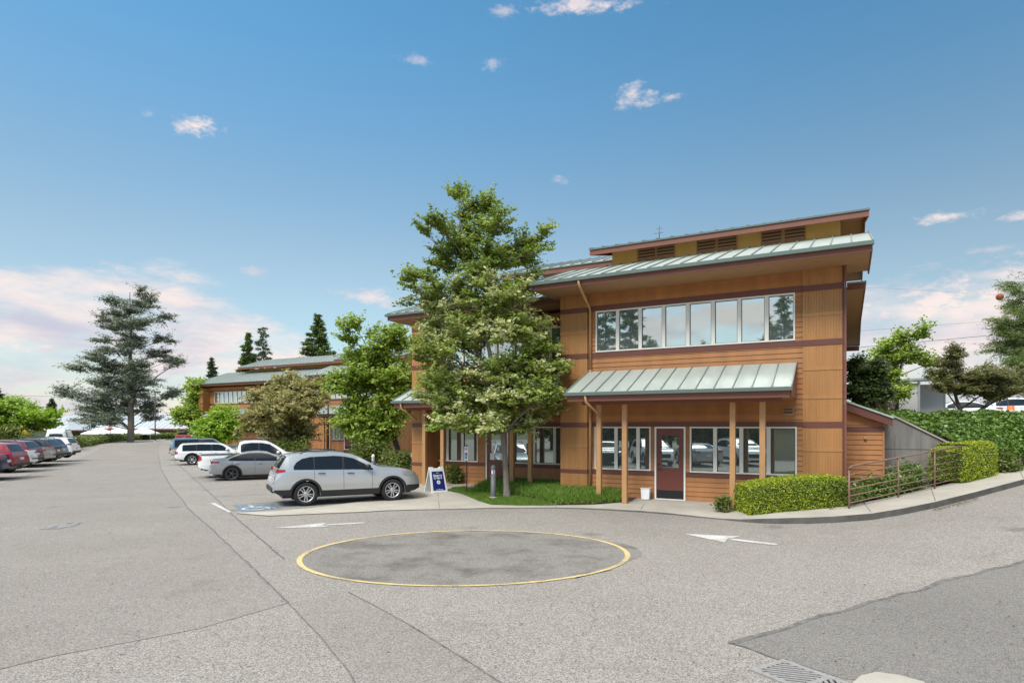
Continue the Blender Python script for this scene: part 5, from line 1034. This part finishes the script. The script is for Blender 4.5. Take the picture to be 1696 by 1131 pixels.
conifer('fir_tree', 'sparse thin fir right of the dense narrow one above the farther office roof', base_at(436, 110., 0), 20.2, lambda f: 4.0 * (1 - f) ** .6 + .3, 80, LF['fir'], 'bark', None, .12, .3, 17, .55, .25, .2, .3)
conifer('fir_tree', 'bushy fir rising behind the clerestory roof of the farther office', base_at(527, 100., 0), 20.6, lambda f: 6.6 * (1 - f) ** .8 + .2, 120, LF['fir_green'], 'bark_dark', None, .10, .45, 32, .6, .3, .1, .15, rise=.2)
conifer('fir_tree', 'thin grey fir glimpsed beneath the left eave of the nearest office', base_at(662, 96., 0), 19.4, lambda f: 4.6 * (1 - f) ** .7 + .2, 80, LF['cedar'], 'bark_dark', None, .12, .4, 18, .55, .25, .1, .3)
conifer('fir_tree', 'dark fir tip at the far left edge of the sky', base_at(-6, 130., -.5), 11.2, lambda f: 4.2 * (1 - f) ** .8 + .1, 70, LF['fir'], 'bark_dark', None, .15, .4, 30, .7, .2)
conifer('fir_tree', 'tiny distant fir above the small hip roof', base_at(86, 170., -.5), 10.6, lambda f: 3.4 * (1 - f) ** .8 + .1, 60, LF['fir'], 'bark_dark', None, .15, .4, 26, .8, .2)
# planting right of the building
broadleaf('laurel_tree', 'dense dark green bushy tree right behind the lean-to roof', base_at(1432, 28., 2.66), [(0, 0, 0, .10), (0, 0, .7, .08), (0, 0, 1.6, .05)], PB(1432, 28., 2.66, [(1424, 612, 17, 20), (1442, 622, 18, 22), (1424, 650, 24, 20), (1450, 650, 20, 20), (1436, 672, 26, 14)], .4), 220, 8, 12, .4, .14, LF['dark'], 'bark_dark')
broadleaf('green_tree', 'airy light green tree beside the bus shelter', base_at(1484, 32., 2.66), [(0, 0, 0, .12), (.05, 0, 1.2, .10), (.15, 0, 2.4, .06), (.4, 0, 3.6, .03)], PB(1484, 32., 2.66, [(1518, 553, 14, 11), (1494, 566, 20, 14), (1470, 584, 22, 14), (1506, 592, 30, 14), (1530, 604, 14, 9), (1450, 600, 12, 12), (1478, 622, 26, 16), (1470, 654, 24, 16), (1492, 648, 14, 12)], .6), 130, 7, 11, .6, .17, LF['green'], 'bark_dark', thick=.05)
PN = PB(1592, 27., 2.66, [(1570, 590, 13, 13), (1586, 602, 16, 12), (1576, 622, 30, 13), (1552, 640, 16, 7), (1616, 628, 36, 14), (1656, 628, 34, 14), (1600, 646, 40, 11), (1648, 652, 32, 11), (1684, 640, 14, 10), (1636, 606, 5, 5)], .5)
broadleaf('pine_tree', 'low spreading pine with several bare trunks on the ivy bank', base_at(1592, 27., 2.66), [(0, 0, -.1, .10), (-.05, 0, .5, .085), (-.25, 0, 1.1, .06), (-.4, 0, 1.8, .04)], PN, 240, 8, 18, .42, .12, LF['pine'], 'bark_dark', branch_from=.05, flat=.6, aspect=.3)
broadleaf('weeping_conifer', 'feathery drooping conifer cut off by the right edge', base_at(1730, 30., 2.66), [(0, 0, 0, .2), (0, 0, 2.5, .15), (0, 0, 5, .09), (0, 0, 8, .03)], PB(1730, 30., 2.66, [(a, b_, c, d * 1.8) for a, b_, c, d in [(1704, 452, 8, 3), (1700, 464, 12, 4), (1692, 480, 10, 4), (1704, 495, 12, 5), (1682, 508, 10, 4), (1692, 518, 18, 6), (1660, 530, 14, 3), (1684, 541, 20, 6), (1664, 553, 16, 4), (1692, 561, 18, 7), (1668, 573, 18, 5), (1688, 586, 20, 8), (1660, 598, 14, 3), (1680, 606, 20, 6), (1696, 626, 14, 8), (1724, 470, 20, 14), (1728, 530, 24, 20), (1728, 595, 24, 20), (1712, 640, 20, 10)]], .8, .7), 260, 9, 22, .75, .15, LF['weep'], 'bark_dark', branch_from=.2, aspect=.16, limb_k=.3, flat=.4, lift=-.35, up=.3)
pts = np.repeat(np.array([[0, 0, 0]]), 90, 0) + G.normal(size=(90, 3)) * np.array([.12, .12, 0]); fl = thing('flax_plant', 'reddish spiky flax plant above the lean-to roof edge', 'plant', base_at(1468, 26., 2.66)); blades('leaves', pts, .95, .07, .42, LF['blade_red'], fl)
# ivy over the bank (nobody could count it)
BR = np.array(bank_rows); nb_ = 38000; ii = G.uniform(0, BR.shape[0] - 1.001, nb_); jj = G.uniform(0, BR.shape[1] - 1.001, nb_); i0, j0 = ii.astype(int), jj.astype(int); fi, fj = (ii - i0)[:, None], (jj - j0)[:, None]
P = BR[i0, j0] * (1 - fi) * (1 - fj) + BR[i0 + 1, j0] * fi * (1 - fj) + BR[i0, j0 + 1] * (1 - fi) * fj + BR[i0 + 1, j0 + 1] * fi * fj
P[:, 2] += .03 + .17 * np.abs(np.sin(P[:, 0] * 1.9 + 1.3 * np.sin(P[:, 1] * 1.4)) * np.cos(P[:, 1] * 2.3)) + G.uniform(0, .09, nb_)
o = np_mesh('ivy', leaf_quads(P, .13, .55, .75), 4, LF['ivy']); o['kind'] = 'stuff'; tag(o, 'glossy ivy covering the bank up to the street', 'ivy')
hedge_box('boxwood_hedge', 'clipped yellow green hedge with a domed top at the corner by the pavement', (7.52, 16.62, .12), R(2.), 2.62, 1.1, .8, 27000, .044, LF['hedge'], fy=lambda x: .93 + .085 * x - .035 * x * x, rough=.013)
hedge_box('boxwood_hedge', 'clipped upright hedge block behind the far end of the railing', (13.85, 18.92, .80), R(29), 2.0, 1.0, 1.2, 15000, .048, LF['hedge'], fy=lambda x: 1.12 + .05 * x - .09 * (x < -.5), rough=.02)
def wp(px, py, z): p = at(px, py, z); return Vector((p.x, p.y, z))
shrub('ivy_shrub', 'low variegated shrub creeping along behind the railing', tuple(RA.lerp(RB, .45) + RN * .75) [:2] + (.45,), [(-.8, -.35, .1, .5, .3, .14), (0, .1, .2, .7, .4, .3), (.8, .55, .3, .6, .4, .35), (1.5, .95, .4, .6, .4, .45)], 650, 9, .09, .10, LF['ivy'])
shrub('dark_shrub', 'loose dark shrub on the pavement edge right of the upright hedge block', base_at(1668, 19.6, .95), PB(1668, 19.6, .95, [(1658, 770, 18, 20), (1676, 778, 16, 16)], .25), 420, 10, .08, .09, LF['shrub'])
shrub('dark_shrub', 'dark leafy shrub hugging the left end of the railing', tuple(RA + RN * .45 + RU * .25)[:2] + (.3,), [(0, 0, .35, .35, .3, .35), (.35, .15, .25, .3, .25, .25)], 220, 10, .07, .075, LF['shrub'])
shrub('dark_shrub', 'small plant at the foot of the post left of the corner hedge', (5.82, 17.0, .12), [(0, 0, .18, .2, .2, .2)], 60, 10, .06, .09, LF['shrub'], stems=2)
shrub('dark_shrub', 'rounded dark shrub against the wall behind the folding sign', wp(752, 803, .08), [(0, 0, .42, .34, .3, .42), (.2, 0, .3, .25, .25, .28)], 260, 10, .08, .10, LF['shrub'])
shrub('rhododendron', 'olive rhododendron bush left of the entrance pier', base_at(660, 27.5, .0), PB(660, 27.5, 0, [(662, 772, 20, 16), (645, 764, 14, 12), (672, 758, 9, 8)], .4), 420, 10, .12, .13, LF['shrub'])
shrub('rhododendron', 'tall pale olive bush below the leaning green tree', base_at(618, 30.5, .0), PB(618, 30.5, 0, [(612, 748, 22, 18), (636, 750, 14, 16), (600, 762, 14, 12)], .4), 460, 10, .14, .14, LF['shrub'])
shrub('holly_bush', 'dark upright holly bush under the leaning green tree', base_at(606, 32.5, .0), PB(606, 32.5, 0, [(606, 716, 22, 26), (618, 740, 26, 18), (596, 746, 18, 16)], .5), 560, 11, .14, .13, LF['dark'])
hedge_box('boxwood_hedge', 'low dark clipped hedge before the olive bushes', tuple(base_at(626, 28.2, 0)), R(-28), 1.5, .6, .62, 2600, .07, LF['dark'])
shrub('rhododendron', 'pale olive bush under the bronze tree', base_at(478, 48., .0), PB(478, 48., 0, [(470, 742, 20, 9), (500, 744, 14, 10)], .6), 280, 10, .2, .2, LF['shrub'])
# clipped hedge along the far kerb
hp = [at(*p) for p in ((134, 741), (160, 735.5), (200, 730.5), (245, 727.5), (292, 726))]; hp.append(hp[-1] + (hp[-1] - hp[-2]) * 1.5)
b = MB(); rows_ = []
for k in range(len(hp) - 1):
    for q in range(6): rows_.append(hp[k].lerp(hp[k + 1], q / 6))
ra_ = []; lp = []
for k, p in enumerate(rows_):
    d = (rows_[min(k + 1, len(rows_) - 1)] - rows_[max(0, k - 1)]).normalized(); n = Vector((-d.y, d.x, 0)); z0 = float(gz(p.x, p.y)); ra_.append([tuple(Vector((p.x, p.y, z0)) + n * y + Vector((0, 0, z))) for y, z in ((0, 0), (.1, .75), (.4, .92), (1.6, .92), (1.9, .7), (2.0, 0))])
    for _ in range(60):
        u = rnd.random(); y, z = ((.0, rnd.random() * .9) if u < .45 else (rnd.random() * 1.9, .92)); lp.append(tuple(Vector((p.x, p.y, z0)) + n * y + d * rnd.uniform(-1.2, 1.2) + Vector((0, 0, z))))
b.grid(ra_); fh = thing('boxwood_hedge', 'long low hedge along the far kerb beneath the cedar', 'hedge', (0, 0, 0)); b.build('branches', MT['lawn'], fh); lp = np.repeat(np.array(lp), 5, 0); lp = lp + G.normal(size=lp.shape) * .14; np_mesh('leaves', leaf_quads(lp, .26, .45, .6), 4, LF['shrub'], fh)
struct(strip('kerb', [tuple(p + Vector((-.1, -.3, 0))) for p in hp], .3, MT['concrete'], .12))
# lawn and ornamental grass by the entrance
def area(px, n):
    """random points inside a ground outline given in photograph pixels, at pavement height"""
    P = [wp(*p, .08) for p in px]; x0, x1 = min(p.x for p in P), max(p.x for p in P); y0, y1 = min(p.y for p in P), max(p.y for p in P); out = []
    while len(out) < n:
        x, y = rnd.uniform(x0, x1), rnd.uniform(y0, y1); c = False
        for a, c2 in zip(P, P[1:] + P[:1]):
            if (a.y > y) != (c2.y > y) and x < (c2.x - a.x) * (y - a.y) / (c2.y - a.y) + a.x: c = not c
        if c: out.append((x, y, zwalk(x, y)))
    return np.array(out)
def flat(name, px, m, dz, parent=None):
    b = MB(); P = [wp(*p, .08) for p in px]; bm = bmesh.new(); f = bm.faces.new([bm.verts.new((p.x, p.y, 0)) for p in P]); bmesh.ops.triangulate(bm, faces=[f])
    for _ in range(3): bmesh.ops.subdivide_edges(bm, edges=bm.edges[:], cuts=1, use_grid_fill=True)
    for v in bm.verts: v.co.z = zwalk(v.co.x, v.co.y) + dz
    bm.normal_update()
    for f in bm.faces:
        if f.normal.z < 0: f.normal_flip()
    me = bpy.data.meshes.new(name); bm.to_mesh(me); bm.free(); me.materials.append(m); return link(bpy.data.objects.new(name, me), parent)
LW = [(742, 814), (764, 817.5), (792, 827), (814, 832.5), (860, 834), (922, 834.5), (900, 829.5), (868, 824), (830, 819), (795, 814), (769, 809.5), (750, 810.2)]
MG = [(780, 816), (806, 806.5), (850, 804), (905, 806), (975, 810), (1036, 826), (1034, 832.5), (985, 834.5), (926, 834.5), (900, 829.5), (868, 824), (830, 819)]
struct(flat('lawn', LW, MT['lawn'], .010)); struct(flat('garden_bed', MG, MT['soil'], .008)); struct(flat('garden_bed', [(1030, 833), (1038, 826), (1056, 822), (1064, 824), (1046, 831)], MT['soil'], .008))
o = blades('grass', area(LW, 15000), .075, .012, .35, LF['lawn']); o['kind'] = 'stuff'; tag(o, 'short mown lawn grass around the bollard', 'grass')
mp = area(MG, 34000); ring_ = [wp(*p, .08) for p in MG]; dmin = np.full(len(mp), 9.)
for a_, c_ in zip(ring_, ring_[1:] + ring_[:1]):
    ab = np.array([c_.x - a_.x, c_.y - a_.y]); t_ = np.clip(((mp[:, :2] - [a_.x, a_.y]) @ ab) / (ab @ ab), 0, 1); dmin = np.minimum(dmin, np.linalg.norm(mp[:, :2] - ([a_.x, a_.y] + t_[:, None] * ab), axis=1))
hm = .24 * np.sqrt(np.clip(dmin / .30, 0, 1)) * (1 + .12 * np.sin(mp[:, 0] * 4.1) * np.sin(mp[:, 1] * 3.3)); mp[:, 2] += hm * G.uniform(.2, 1, len(mp)) ** .5
o = blades('ornamental_grass', mp, .15, .020, .75, LF['grass']); o['kind'] = 'stuff'; tag(o, 'longer tufted grass along the foot of the wall', 'grass')

lt = []
for _ in range(420):
    t_ = rnd.random(); p = at(1545 + 75 * t_, 845 - 20 * t_ + rnd.gauss(0, 2.2)); lt.append((p.x, p.y, p.z + .012))
for _ in range(260):
    p = at(rnd.uniform(0, 1690), rnd.uniform(870, 1120)); lt.append((p.x, p.y, float(gz(p.x, p.y)) + .014))
o = np_mesh('leaf_litter', leaf_quads(np.array(lt), .035, .85, .6), 4, LF['litter']); o['kind'] = 'stuff'; tag(o, 'dry leaf litter scattered along the kerb and asphalt', 'leaf litter')

# ------------------------------------------------------------------ street furniture, signs and small things
# railing of the ramp
rl = thing('handrail', 'brown pipe railing with six bars along the sloping pavement', 'railing', tuple(RA.lerp(RB, .5))[:2] + (0,)); O = Vector(rl.location)
def rz(t): p = RA.lerp(RB, t); return zwalk(p.x, p.y)
def rp(t, h): p = RA.lerp(RB, t); z0 = rz(0) + (rz(1) - rz(0)) * t; return Vector((p.x, p.y, z0 + h)) - O
for k, t in enumerate((0, .40, .73, 1.)):
    b = MB(); b.tube([rp(t, -.15), rp(t, 1.07 if k else .98)], .024, 10); b.build('post', MT['rail'], rl)
b = MB(); b.tube([rp(0, .93), rp(0.004, 1.03), rp(.02, 1.075), rp(.5, 1.075), rp(1, 1.075)], .024, 10); b.build('top_rail', MT['rail'], rl)
for h in (.14, .32, .49, .67, .86):
    b = MB(); b.tube([rp(0, h), rp(1, h)], .015, 8); b.build('bar', MT['rail'], rl)
# folding sign
p = wp(722, 815.5, .05); af = thing('folding_sign', 'white folding sign with a blue Surgery Center panel on the pavement', 'sign', p, R(34)); tl = R(17)
for sg, nm in ((1, 'front_board'), (-1, 'back_board')):
    b = MB(); Wd, Hh = .32, .96; o2 = [(-Wd, 0), (-Wd + .08, 0), (-Wd + .10, .035), (Wd - .10, .035), (Wd - .08, 0), (Wd, 0), (Wd - .045, Hh), (.14, Hh), (.10, Hh - .05), (-.10, Hh - .05), (-.14, Hh), (-Wd + .045, Hh)]
    b.prism(o2, 'y', -.022, .022); o = b.build(nm, MT['signwhite'], af, .006); o.rotation_euler = (-tl * sg, 0, 0); o.location = (0, -.30 * sg, .0)
    if sg > 0:
        b = MB(); b.poly([(-.245, -.0235, .10), (.245, -.0235, .10), (.222, -.0235, .80), (-.222, -.0235, .80)]); b.build('sign_panel', MT['signblue'], o)
        text('lettering', 'Surgery\nCenter', .112, MT['signwhite'], o, (0, -.0255, .60), (R(90), 0, 0), bold=.004)
        b = MB(); b.lathe([(0, 0), (.07, 0)], (0, -.0255, .40), 'y', 24); b.build('emblem', MT['signwhite'], o); b = MB(); b.lathe([(0, 0), (.024, 0)], (.004, -.0275, .40), 'y', 16); b.build('emblem_centre', MT['signblue'], o)
        b = MB(); b.box(-.13, -.05, -.026, -.0245, .125, .14); b.box(-.03, .14, -.026, -.0245, .125, .14); b.poly([(-.03, -.0255, .145), (.0, -.0255, .145), (-.015, -.0255, .17)]); b.box(-.06, .06, -.026, -.0245, .735, .748); b.build('small_print', MT['signwhite'], o)
# accessible parking sign
p = wp(773, 817, .07); sg_ = thing('parking_sign', 'thin brown post with a small white accessible parking sign on the lawn tip', 'sign', p, R(-60)); b = MB(); b.box(-.022, .022, -.015, .015, -.2, 1.72); b.build('post', MT['pole_brown'], sg_)
b = MB(); b.box(-.15, .15, -.024, -.017, 1.16, 1.64); o = b.build('sign_plate', MT['signwhite'], sg_, .004); text('lettering', 'RESERVED\nPARKING', .05, MT['stop'], o, (0, -.0255, 1.565), (R(90), 0, 0), bold=.001)
b = MB(); b.box(-.085, .085, -.0262, -.0245, 1.22, 1.44); o3 = b.build('symbol_panel', MT['signblue'], o); wheelchair(MT['signwhite'], o3, Matrix.Translation((-.085, -.0275, 1.235)) @ Matrix.Rotation(R(90), 4, 'X') @ Matrix.Scale(.18, 4))
# bollard light
def bollard(px, py, z, label, white=False, Y=None):
    p = wp(px, py, z) if Y is None else base_at(px, Y, z); t = thing('bollard_light', label, 'bollard', p, 0, 'bollard lights by the paths'); b = MB(); b.lathe([(0, .06), (.12, .06), (.12, 0)][::-1], n=20); b.build('footing', MT['concrete'], t)
    b = MB(); b.lathe([(.085, .06), (.085, .80), (.078, .80)], n=24); b.build('shaft', MT['bollard'], t); b = MB(); b.lathe([(.06, .80), (.06, .96)], n=20); b.build('lens', MT['signwhite'], t)
    b = MB()
    for k in range(3): q = 2 * math.pi * k / 3 + .5; b.box(.07 * math.cos(q) - .012, .07 * math.cos(q) + .012, .07 * math.sin(q) - .012, .07 * math.sin(q) + .012, .8, .96)
    b.lathe([(.085, .955), (.088, .99), (.082, 1.04), (.06, 1.08), (.03, 1.10), (0, 1.105)], n=24); b.build('cap', MT['signwhite'] if white else MT['bollard'], t)
bollard(817, 825, .06, 'grey domed bollard light on the lawn left of the tree trunk'); bollard(618, 786, .0, 'white topped bollard light by the low dark hedge', True, 29.5)
# white bin beside the door
p = loc(pxs(1070, -.25), -.28, .145); t = thing('waste_bin', 'small white square bin on the paving left of the red door', 'bin', p, -TH + R(6)); b = MB(); b.prism([(-.12, 0), (.12, 0), (.14, .33), (-.14, .33)], 'y', -.12, .12); b.build('body', MT['signwhite'], t, .01); b = MB(); b.box(-.15, .15, -.13, .13, .332, .352); b.build('rim', MT['signwhite'], t, .006); b = MB(); b.box(-.12, .12, -.10, .10, .3521, .3535); b.build('opening', MT['concrete'], t)
# light poles
def light_pole(px, Y, ytop, label, m, head):
    p = base_at(px, Y); zt = H - (ytop - CY) * Y / FPX - p.z; t = thing('light_pole', label, 'light pole', p); b = MB(); b.tube([(0, 0, 0), (0, 0, zt)], [.09, .06], 10); b.build('pole', MT[m], t); b = MB(); b.lathe([(0, .28), (.19, .28), (.19, 0)][::-1], n=14); b.build('footing', MT['concrete'], t)
    b = MB(); b.box(-.08, .75, -.2, .2, zt - .02, zt + .18); b.build('lamp_head', MT[m], t, .02) if head else b.box(0, 0, 0, 0, 0, 0)
light_pole(257, 92., 650, 'tall thin light pole with a box lamp right of the cedar', 'pole_brown', True); light_pole(543.5, 54., 642, 'thin brown pole before the farther office block canopy', 'pole_brown', True)
# stop sign with a street name blade, warning diamond
p = base_at(183, 104.); t = thing('stop_sign', 'red octagonal stop sign under a street name blade by the far hedge', 'road sign', p, R(-10)); zc = H - (708 - CY) * 104 / FPX - p.z; b = MB(); b.tube([(0, 0, 0), (0, 0, zc + .85)], .035, 8); b.build('post', MT['gutter'], t)
b = MB(); oc = [(.40 * math.cos(R(22.5 + 45 * k)), .40 * math.sin(R(22.5 + 45 * k)) + zc) for k in range(8)]; b.prism(oc, 'y', -.07, -.05); o = b.build('sign_plate', MT['stop'], t); text('lettering', 'STOP', .28, MT['signwhite'], o, (0, -.073, zc), (R(90), 0, 0), bold=.006)
b = MB(); b.box(-.85, .85, -.03, -.01, zc + .55, zc + .78); b.build('name_blade', MT['bollard'], t)
p = base_at(41, 60.); t = thing('warning_sign', 'yellow diamond warning sign before the dark shrub at the left', 'road sign', p, R(20)); zc = H - (718 - CY) * 60 / FPX - p.z; b = MB(); b.tube([(0, 0, 0), (0, 0, zc + .3)], .03, 8); b.build('post', MT['gutter'], t); b = MB(); b.prism([(-.42, zc), (0, zc - .42), (.42, zc), (0, zc + .42)], 'y', -.05, -.035); b.build('sign_plate', MT['signyellow'], t)
# tents beyond the hedge
t0 = None
for px, Y, lb in ((164, 112, 'left'), (199, 116, 'middle'), (238, 113, 'right')):
    p = base_at(px, Y); z = H - (717.5 - CY) * Y / FPX - p.z; zp = H - (709.5 - CY) * Y / FPX - p.z + .25
    if t0 is None:
        t0 = t = thing('canopy_tent', '', 'tent', p, R(8), 'white tents beyond the hedge'); w = 2.05; b = MB()
        for k in range(4):
            a, c = [(w, w), (-w, w), (-w, -w), (w, -w)][k], [(w, w), (-w, w), (-w, -w), (w, -w)][(k + 1) % 4]; b.poly([(a[0], a[1], z), (c[0], c[1], z), (0, 0, zp)]); b.quad((a[0], a[1], z - .22), (c[0], c[1], z - .22), (c[0], c[1], z), (a[0], a[1], z))
        b.build('roof', MT['tent'], t)
        for sx in (-1, 1):
            for sy in (-1, 1): b = MB(); b.box(sx * 1.95 - .03, sx * 1.95 + .03, sy * 1.95 - .03, sy * 1.95 + .03, 0, z); b.build('leg', MT['shelter'], t)
    else: t = copy_tree(t0); t.location = p
    t['label'] = {'left': 'white pitched tent left of the stop sign post', 'middle': 'white pitched tent right of the stop sign, against the cedar trunk', 'right': 'white pitched tent between the cedar trunk and the light pole'}[lb]
# bus shelter, street cars, barrels
p = base_at(1513, 36., 2.66); t = thing('bus_shelter', 'grey bus shelter with pale panels on the street above the ivy', 'bus shelter', p, R(-12))
for x in (-1.3, 0.0, 1.9):
    for y in (-.7, .7): b = MB(); b.box(x - .05, x + .05, y - .05, y + .05, 0, 2.32); b.build('post', MT['shelter'], t)
b = MB(); b.prism([(-1.5, 2.33), (2.15, 2.50), (2.15, 2.62), (-1.5, 2.45)], 'y', -.95, .95); b.build('roof', MT['shelter'], t)
for nm, bx_ in (('side_panel', (-1.25, -.05, -.68, -.66)), ('back_panel', (-1.25, 1.85, .66, .68)), ('side_panel', (-1.31, -1.29, -.64, .64))): b = MB(); b.box(*bx_, .12, 2.25); b.build(nm, MT['shelter_panel'], t)
car('sedan', 'white sedan on the upper street right of the bus shelter', base_at(1582, 40., 2.65), R(160), 'white', 'cars on the upper street', res=.08, spokes=6)
car('suv', 'white SUV on the upper street behind the spreading pine', base_at(1655, 40., 2.65), R(158), 'white', 'cars on the upper street', res=.08, spokes=6)
b0 = None
for px, lb in ((1674, 'orange traffic barrel right of the white SUV on the street'), (1612, 'left orange traffic barrel behind the trunks of the pine'), (1626, 'right orange traffic barrel behind the trunks of the pine')):
    p = base_at(px, 37.5 if px > 1650 else 44., 2.66)
    if b0 is None:
        b0 = t = thing('traffic_barrel', lb, 'traffic barrel', p, 0, 'orange traffic barrels'); b = MB(); pr = [(.29, .0), (.29, .16), (.27, .17), (.26, .36), (.245, .37), (.235, .56), (.22, .57), (.21, .78), (.19, .80), (.185, 1.0), (.1, 1.03), (0, 1.03)]; b.lathe(pr, n=18); b.build('body', MT['orange'], t)
        for z0, r_ in ((.40, .25), (.62, .228)): b = MB(); b.lathe([(r_ + .002, z0), (r_ - .008, z0 + .12)], n=18); b.build('reflective_band', MT['signwhite'], t)
        b = MB(); b.lathe([(.36, 0), (.36, .06), (.29, .08)], n=18); b.build('foot_ring', MT['rubber'], t)
    else: t = copy_tree(b0); t.location = p; t['label'] = lb
# cables
def cable(pts, label, r=.03, grp='overhead cables'):
    b = MB(); b.tube([Vector(p) for p in pts], r, 5); o = b.build('power_cable', MT['wire']); tag(o, label, 'cable', grp)
def cpx(L_, Y): return [pz(px, py, Y) for px, py in L_]
cable(cpx([(1150, 592), (1300, 586), (1410, 576.5), (1520, 566.5), (1640, 555.5), (1800, 539)], 80), 'thicker cable crossing the sky above the light green tree', .03)
cable(cpx([(1150, 560), (1410, 549), (1640, 532), (1800, 519)], 84), 'thin cable above the thicker one right of the building', .013)
cable(cpx([(1150, 470), (1480, 478), (1656, 489), (1800, 496)], 84), 'thin cable that carries the orange ball', .010)
cable(cpx([(-200, 650), (0, 655), (150, 657.5), (320, 659)], 130), 'thin cable across the sky behind the cedar', .03)
cable(cpx([(-200, 676), (0, 678), (150, 681), (320, 684)], 130), 'lowest thin cable above the long low building', .025)
b = MB(); b.lathe([(.46 * math.sin(math.pi * k / 12), -.46 * math.cos(math.pi * k / 12)) for k in range(13)], n=20); mb_ = b.build('marker_ball', mat('marker_orange', (.27, .05, .02), .6)); mb_.location = pz(1656, 492, 84); tag(mb_, 'orange marker ball hanging on a cable at the right edge', 'marker ball')
# drain grates in the asphalt
def grate(name, label, p, rz_, L_, W_, diag):
    t = thing(name, label, 'drain grate', p, rz_); f = .06; b = MB()
    for bx_ in ((-L_ / 2, L_ / 2, -W_ / 2, -W_ / 2 + f), (-L_ / 2, L_ / 2, W_ / 2 - f, W_ / 2), (-L_ / 2, -L_ / 2 + f, -W_ / 2 + f, W_ / 2 - f), (L_ / 2 - f, L_ / 2, -W_ / 2 + f, W_ / 2 - f), (-.03, .03, -W_ / 2 + f, W_ / 2 - f)): b.box(*bx_, -.03, .014)
    b.build('frame', MT['grate'], t); b = MB(); b.box(-L_ / 2 + .01, L_ / 2 - .01, -W_ / 2 + .01, W_ / 2 - .01, .004, .0065); b.build('pit', MT['pit'], t); b = MB()
    for sg in (-1, 1):
        x0, x1 = sorted((sg * .03, sg * (L_ / 2 - f))); y0, y1 = -W_ / 2 + f, W_ / 2 - f; d = Vector((1, sg * diag)).normalized(); n = Vector((-d.y, d.x)); c0 = Vector(((x0 + x1) / 2, 0))
        for k in range(-9, 10):
            ts = []; o = c0 + n * k * .055
            lo_, hi_ = -9., 9.
            for a, da, mn, mx in ((o.x, d.x, x0, x1), (o.y, d.y, y0, y1)):
                if abs(da) > 1e-6:
                    u, v = sorted(((mn - a) / da, (mx - a) / da)); lo_, hi_ = max(lo_, u), min(hi_, v)
            if hi_ - lo_ > .03:
                a, c = o + d * lo_, o + d * hi_; w = n * .015; z = .013; P = [a - w, c - w, c + w, a + w]; b.poly([(q.x, q.y, z) for q in P])
                for i in range(4): q, r_ = P[i], P[(i + 1) % 4]; b.quad((q.x, q.y, .0066), (r_.x, r_.y, .0066), (r_.x, r_.y, z), (q.x, q.y, z))
    b.build('bars', MT['grate'], t); return t
ga, gb_, gc = at(1297, 1093), at(1244, 1111), at(1404, 1132); d = (gc - ga); gd = math.atan2(d.y, d.x); Wg = (gb_ - ga).length; c = ga + d.normalized() * .52 + Vector((math.sin(gd), -math.cos(gd), 0)) * Wg / 2
grate('drain_grate', 'double cast iron drain grate with slanted bars in the near asphalt', (c.x, c.y, float(gz(c.x, c.y)) + .004), gd, 1.04, Wg, -.9)
c = at(103, 871); grate('drain_grate', 'small worn drain grate in the lane at the left', (c.x, c.y, .006), R(8), .55, .42, 0.)
b = MB(); ap = [at(*p_) for p_ in ((1408, 1140), (1425, 1124), (1452, 1117.5), (1490, 1123), (1530, 1134), (1560, 1160), (1400, 1170))]; b.prism([(p_.x, p_.y) for p_ in ap][::-1], 'z', -.05, .035); struct(b.build('kerb', MT['concrete']))
# trees and a shed on the camera's side of the lot, seen in the window reflections
def mirror(px, far): return loc(pxs(px, far), -far, 0)
for px, far, h, r_, lb in ((1000, 40, 17, 3.4, 'tall fir mirrored in the leftmost upper window'), (1044, 42, 19, 3.6, 'tall fir mirrored in the second upper window'), (1076, 47, 12, 4.2, 'shorter fir mirrored in the third upper window'), (1160, 60, 13.2, 2.2, 'small fir tip mirrored in the middle upper window'), (1276, 48, 13.6, 2.2, 'small fir mirrored left of the tall one in the last upper window'), (1303, 46, 16.5, 2.6, 'tall fir mirrored in the rightmost upper window')):
    conifer('fir_tree', lb, mirror(px, far), h, lambda f, r_=r_: r_ * (1 - f) ** .75 + .15, 70, LF['fir_green'], 'bark_dark', 'trees mirrored in the office windows', .12, .45, 22, .6, .2)
for px, far, lb in ((1000, 33, 'broad dark tree mirrored left of the red door'), (1110, 34, 'broad dark tree mirrored in the red door glass'), (1190, 35, 'broad dark tree mirrored right of the red door'), (1262, 40, 'broad dark tree mirrored in the rightmost ground floor windows'), (890, 36, 'broad dark tree mirrored in the wing windows')):
    broadleaf('dark_tree', lb, mirror(px, far), [(0, 0, 0, .2), (0, 0, 2, .16), (0, 0, 4, .08)], [(rnd.uniform(-2, 2), rnd.uniform(-1, 1), rnd.uniform(1.5, 5.2), 2.1, 1.6, 1.5) for _ in range(6)], 130, 6, 10, 1.2, .5, LF['dark'], 'bark_dark', 'trees mirrored in the office windows')
p = mirror(1296, 29.5); t = thing('garden_shed', 'tan lap sided shed mirrored in the last ground floor window', 'shed', p, math.pi - TH); b = MB(); siding(b, -1.6, 1.6, 0, 2.3, 0); b.box(-1.59, 1.59, .01, 2.2, 0, 2.29); b.build('wall', MT['tanwall'], t); b = MB(); b.prism([(-.25, 2.30), (2.4, 2.30), (1.1, 2.9)], 'x', -1.8, 1.8); b.build('roof', MT['gutter'], t)
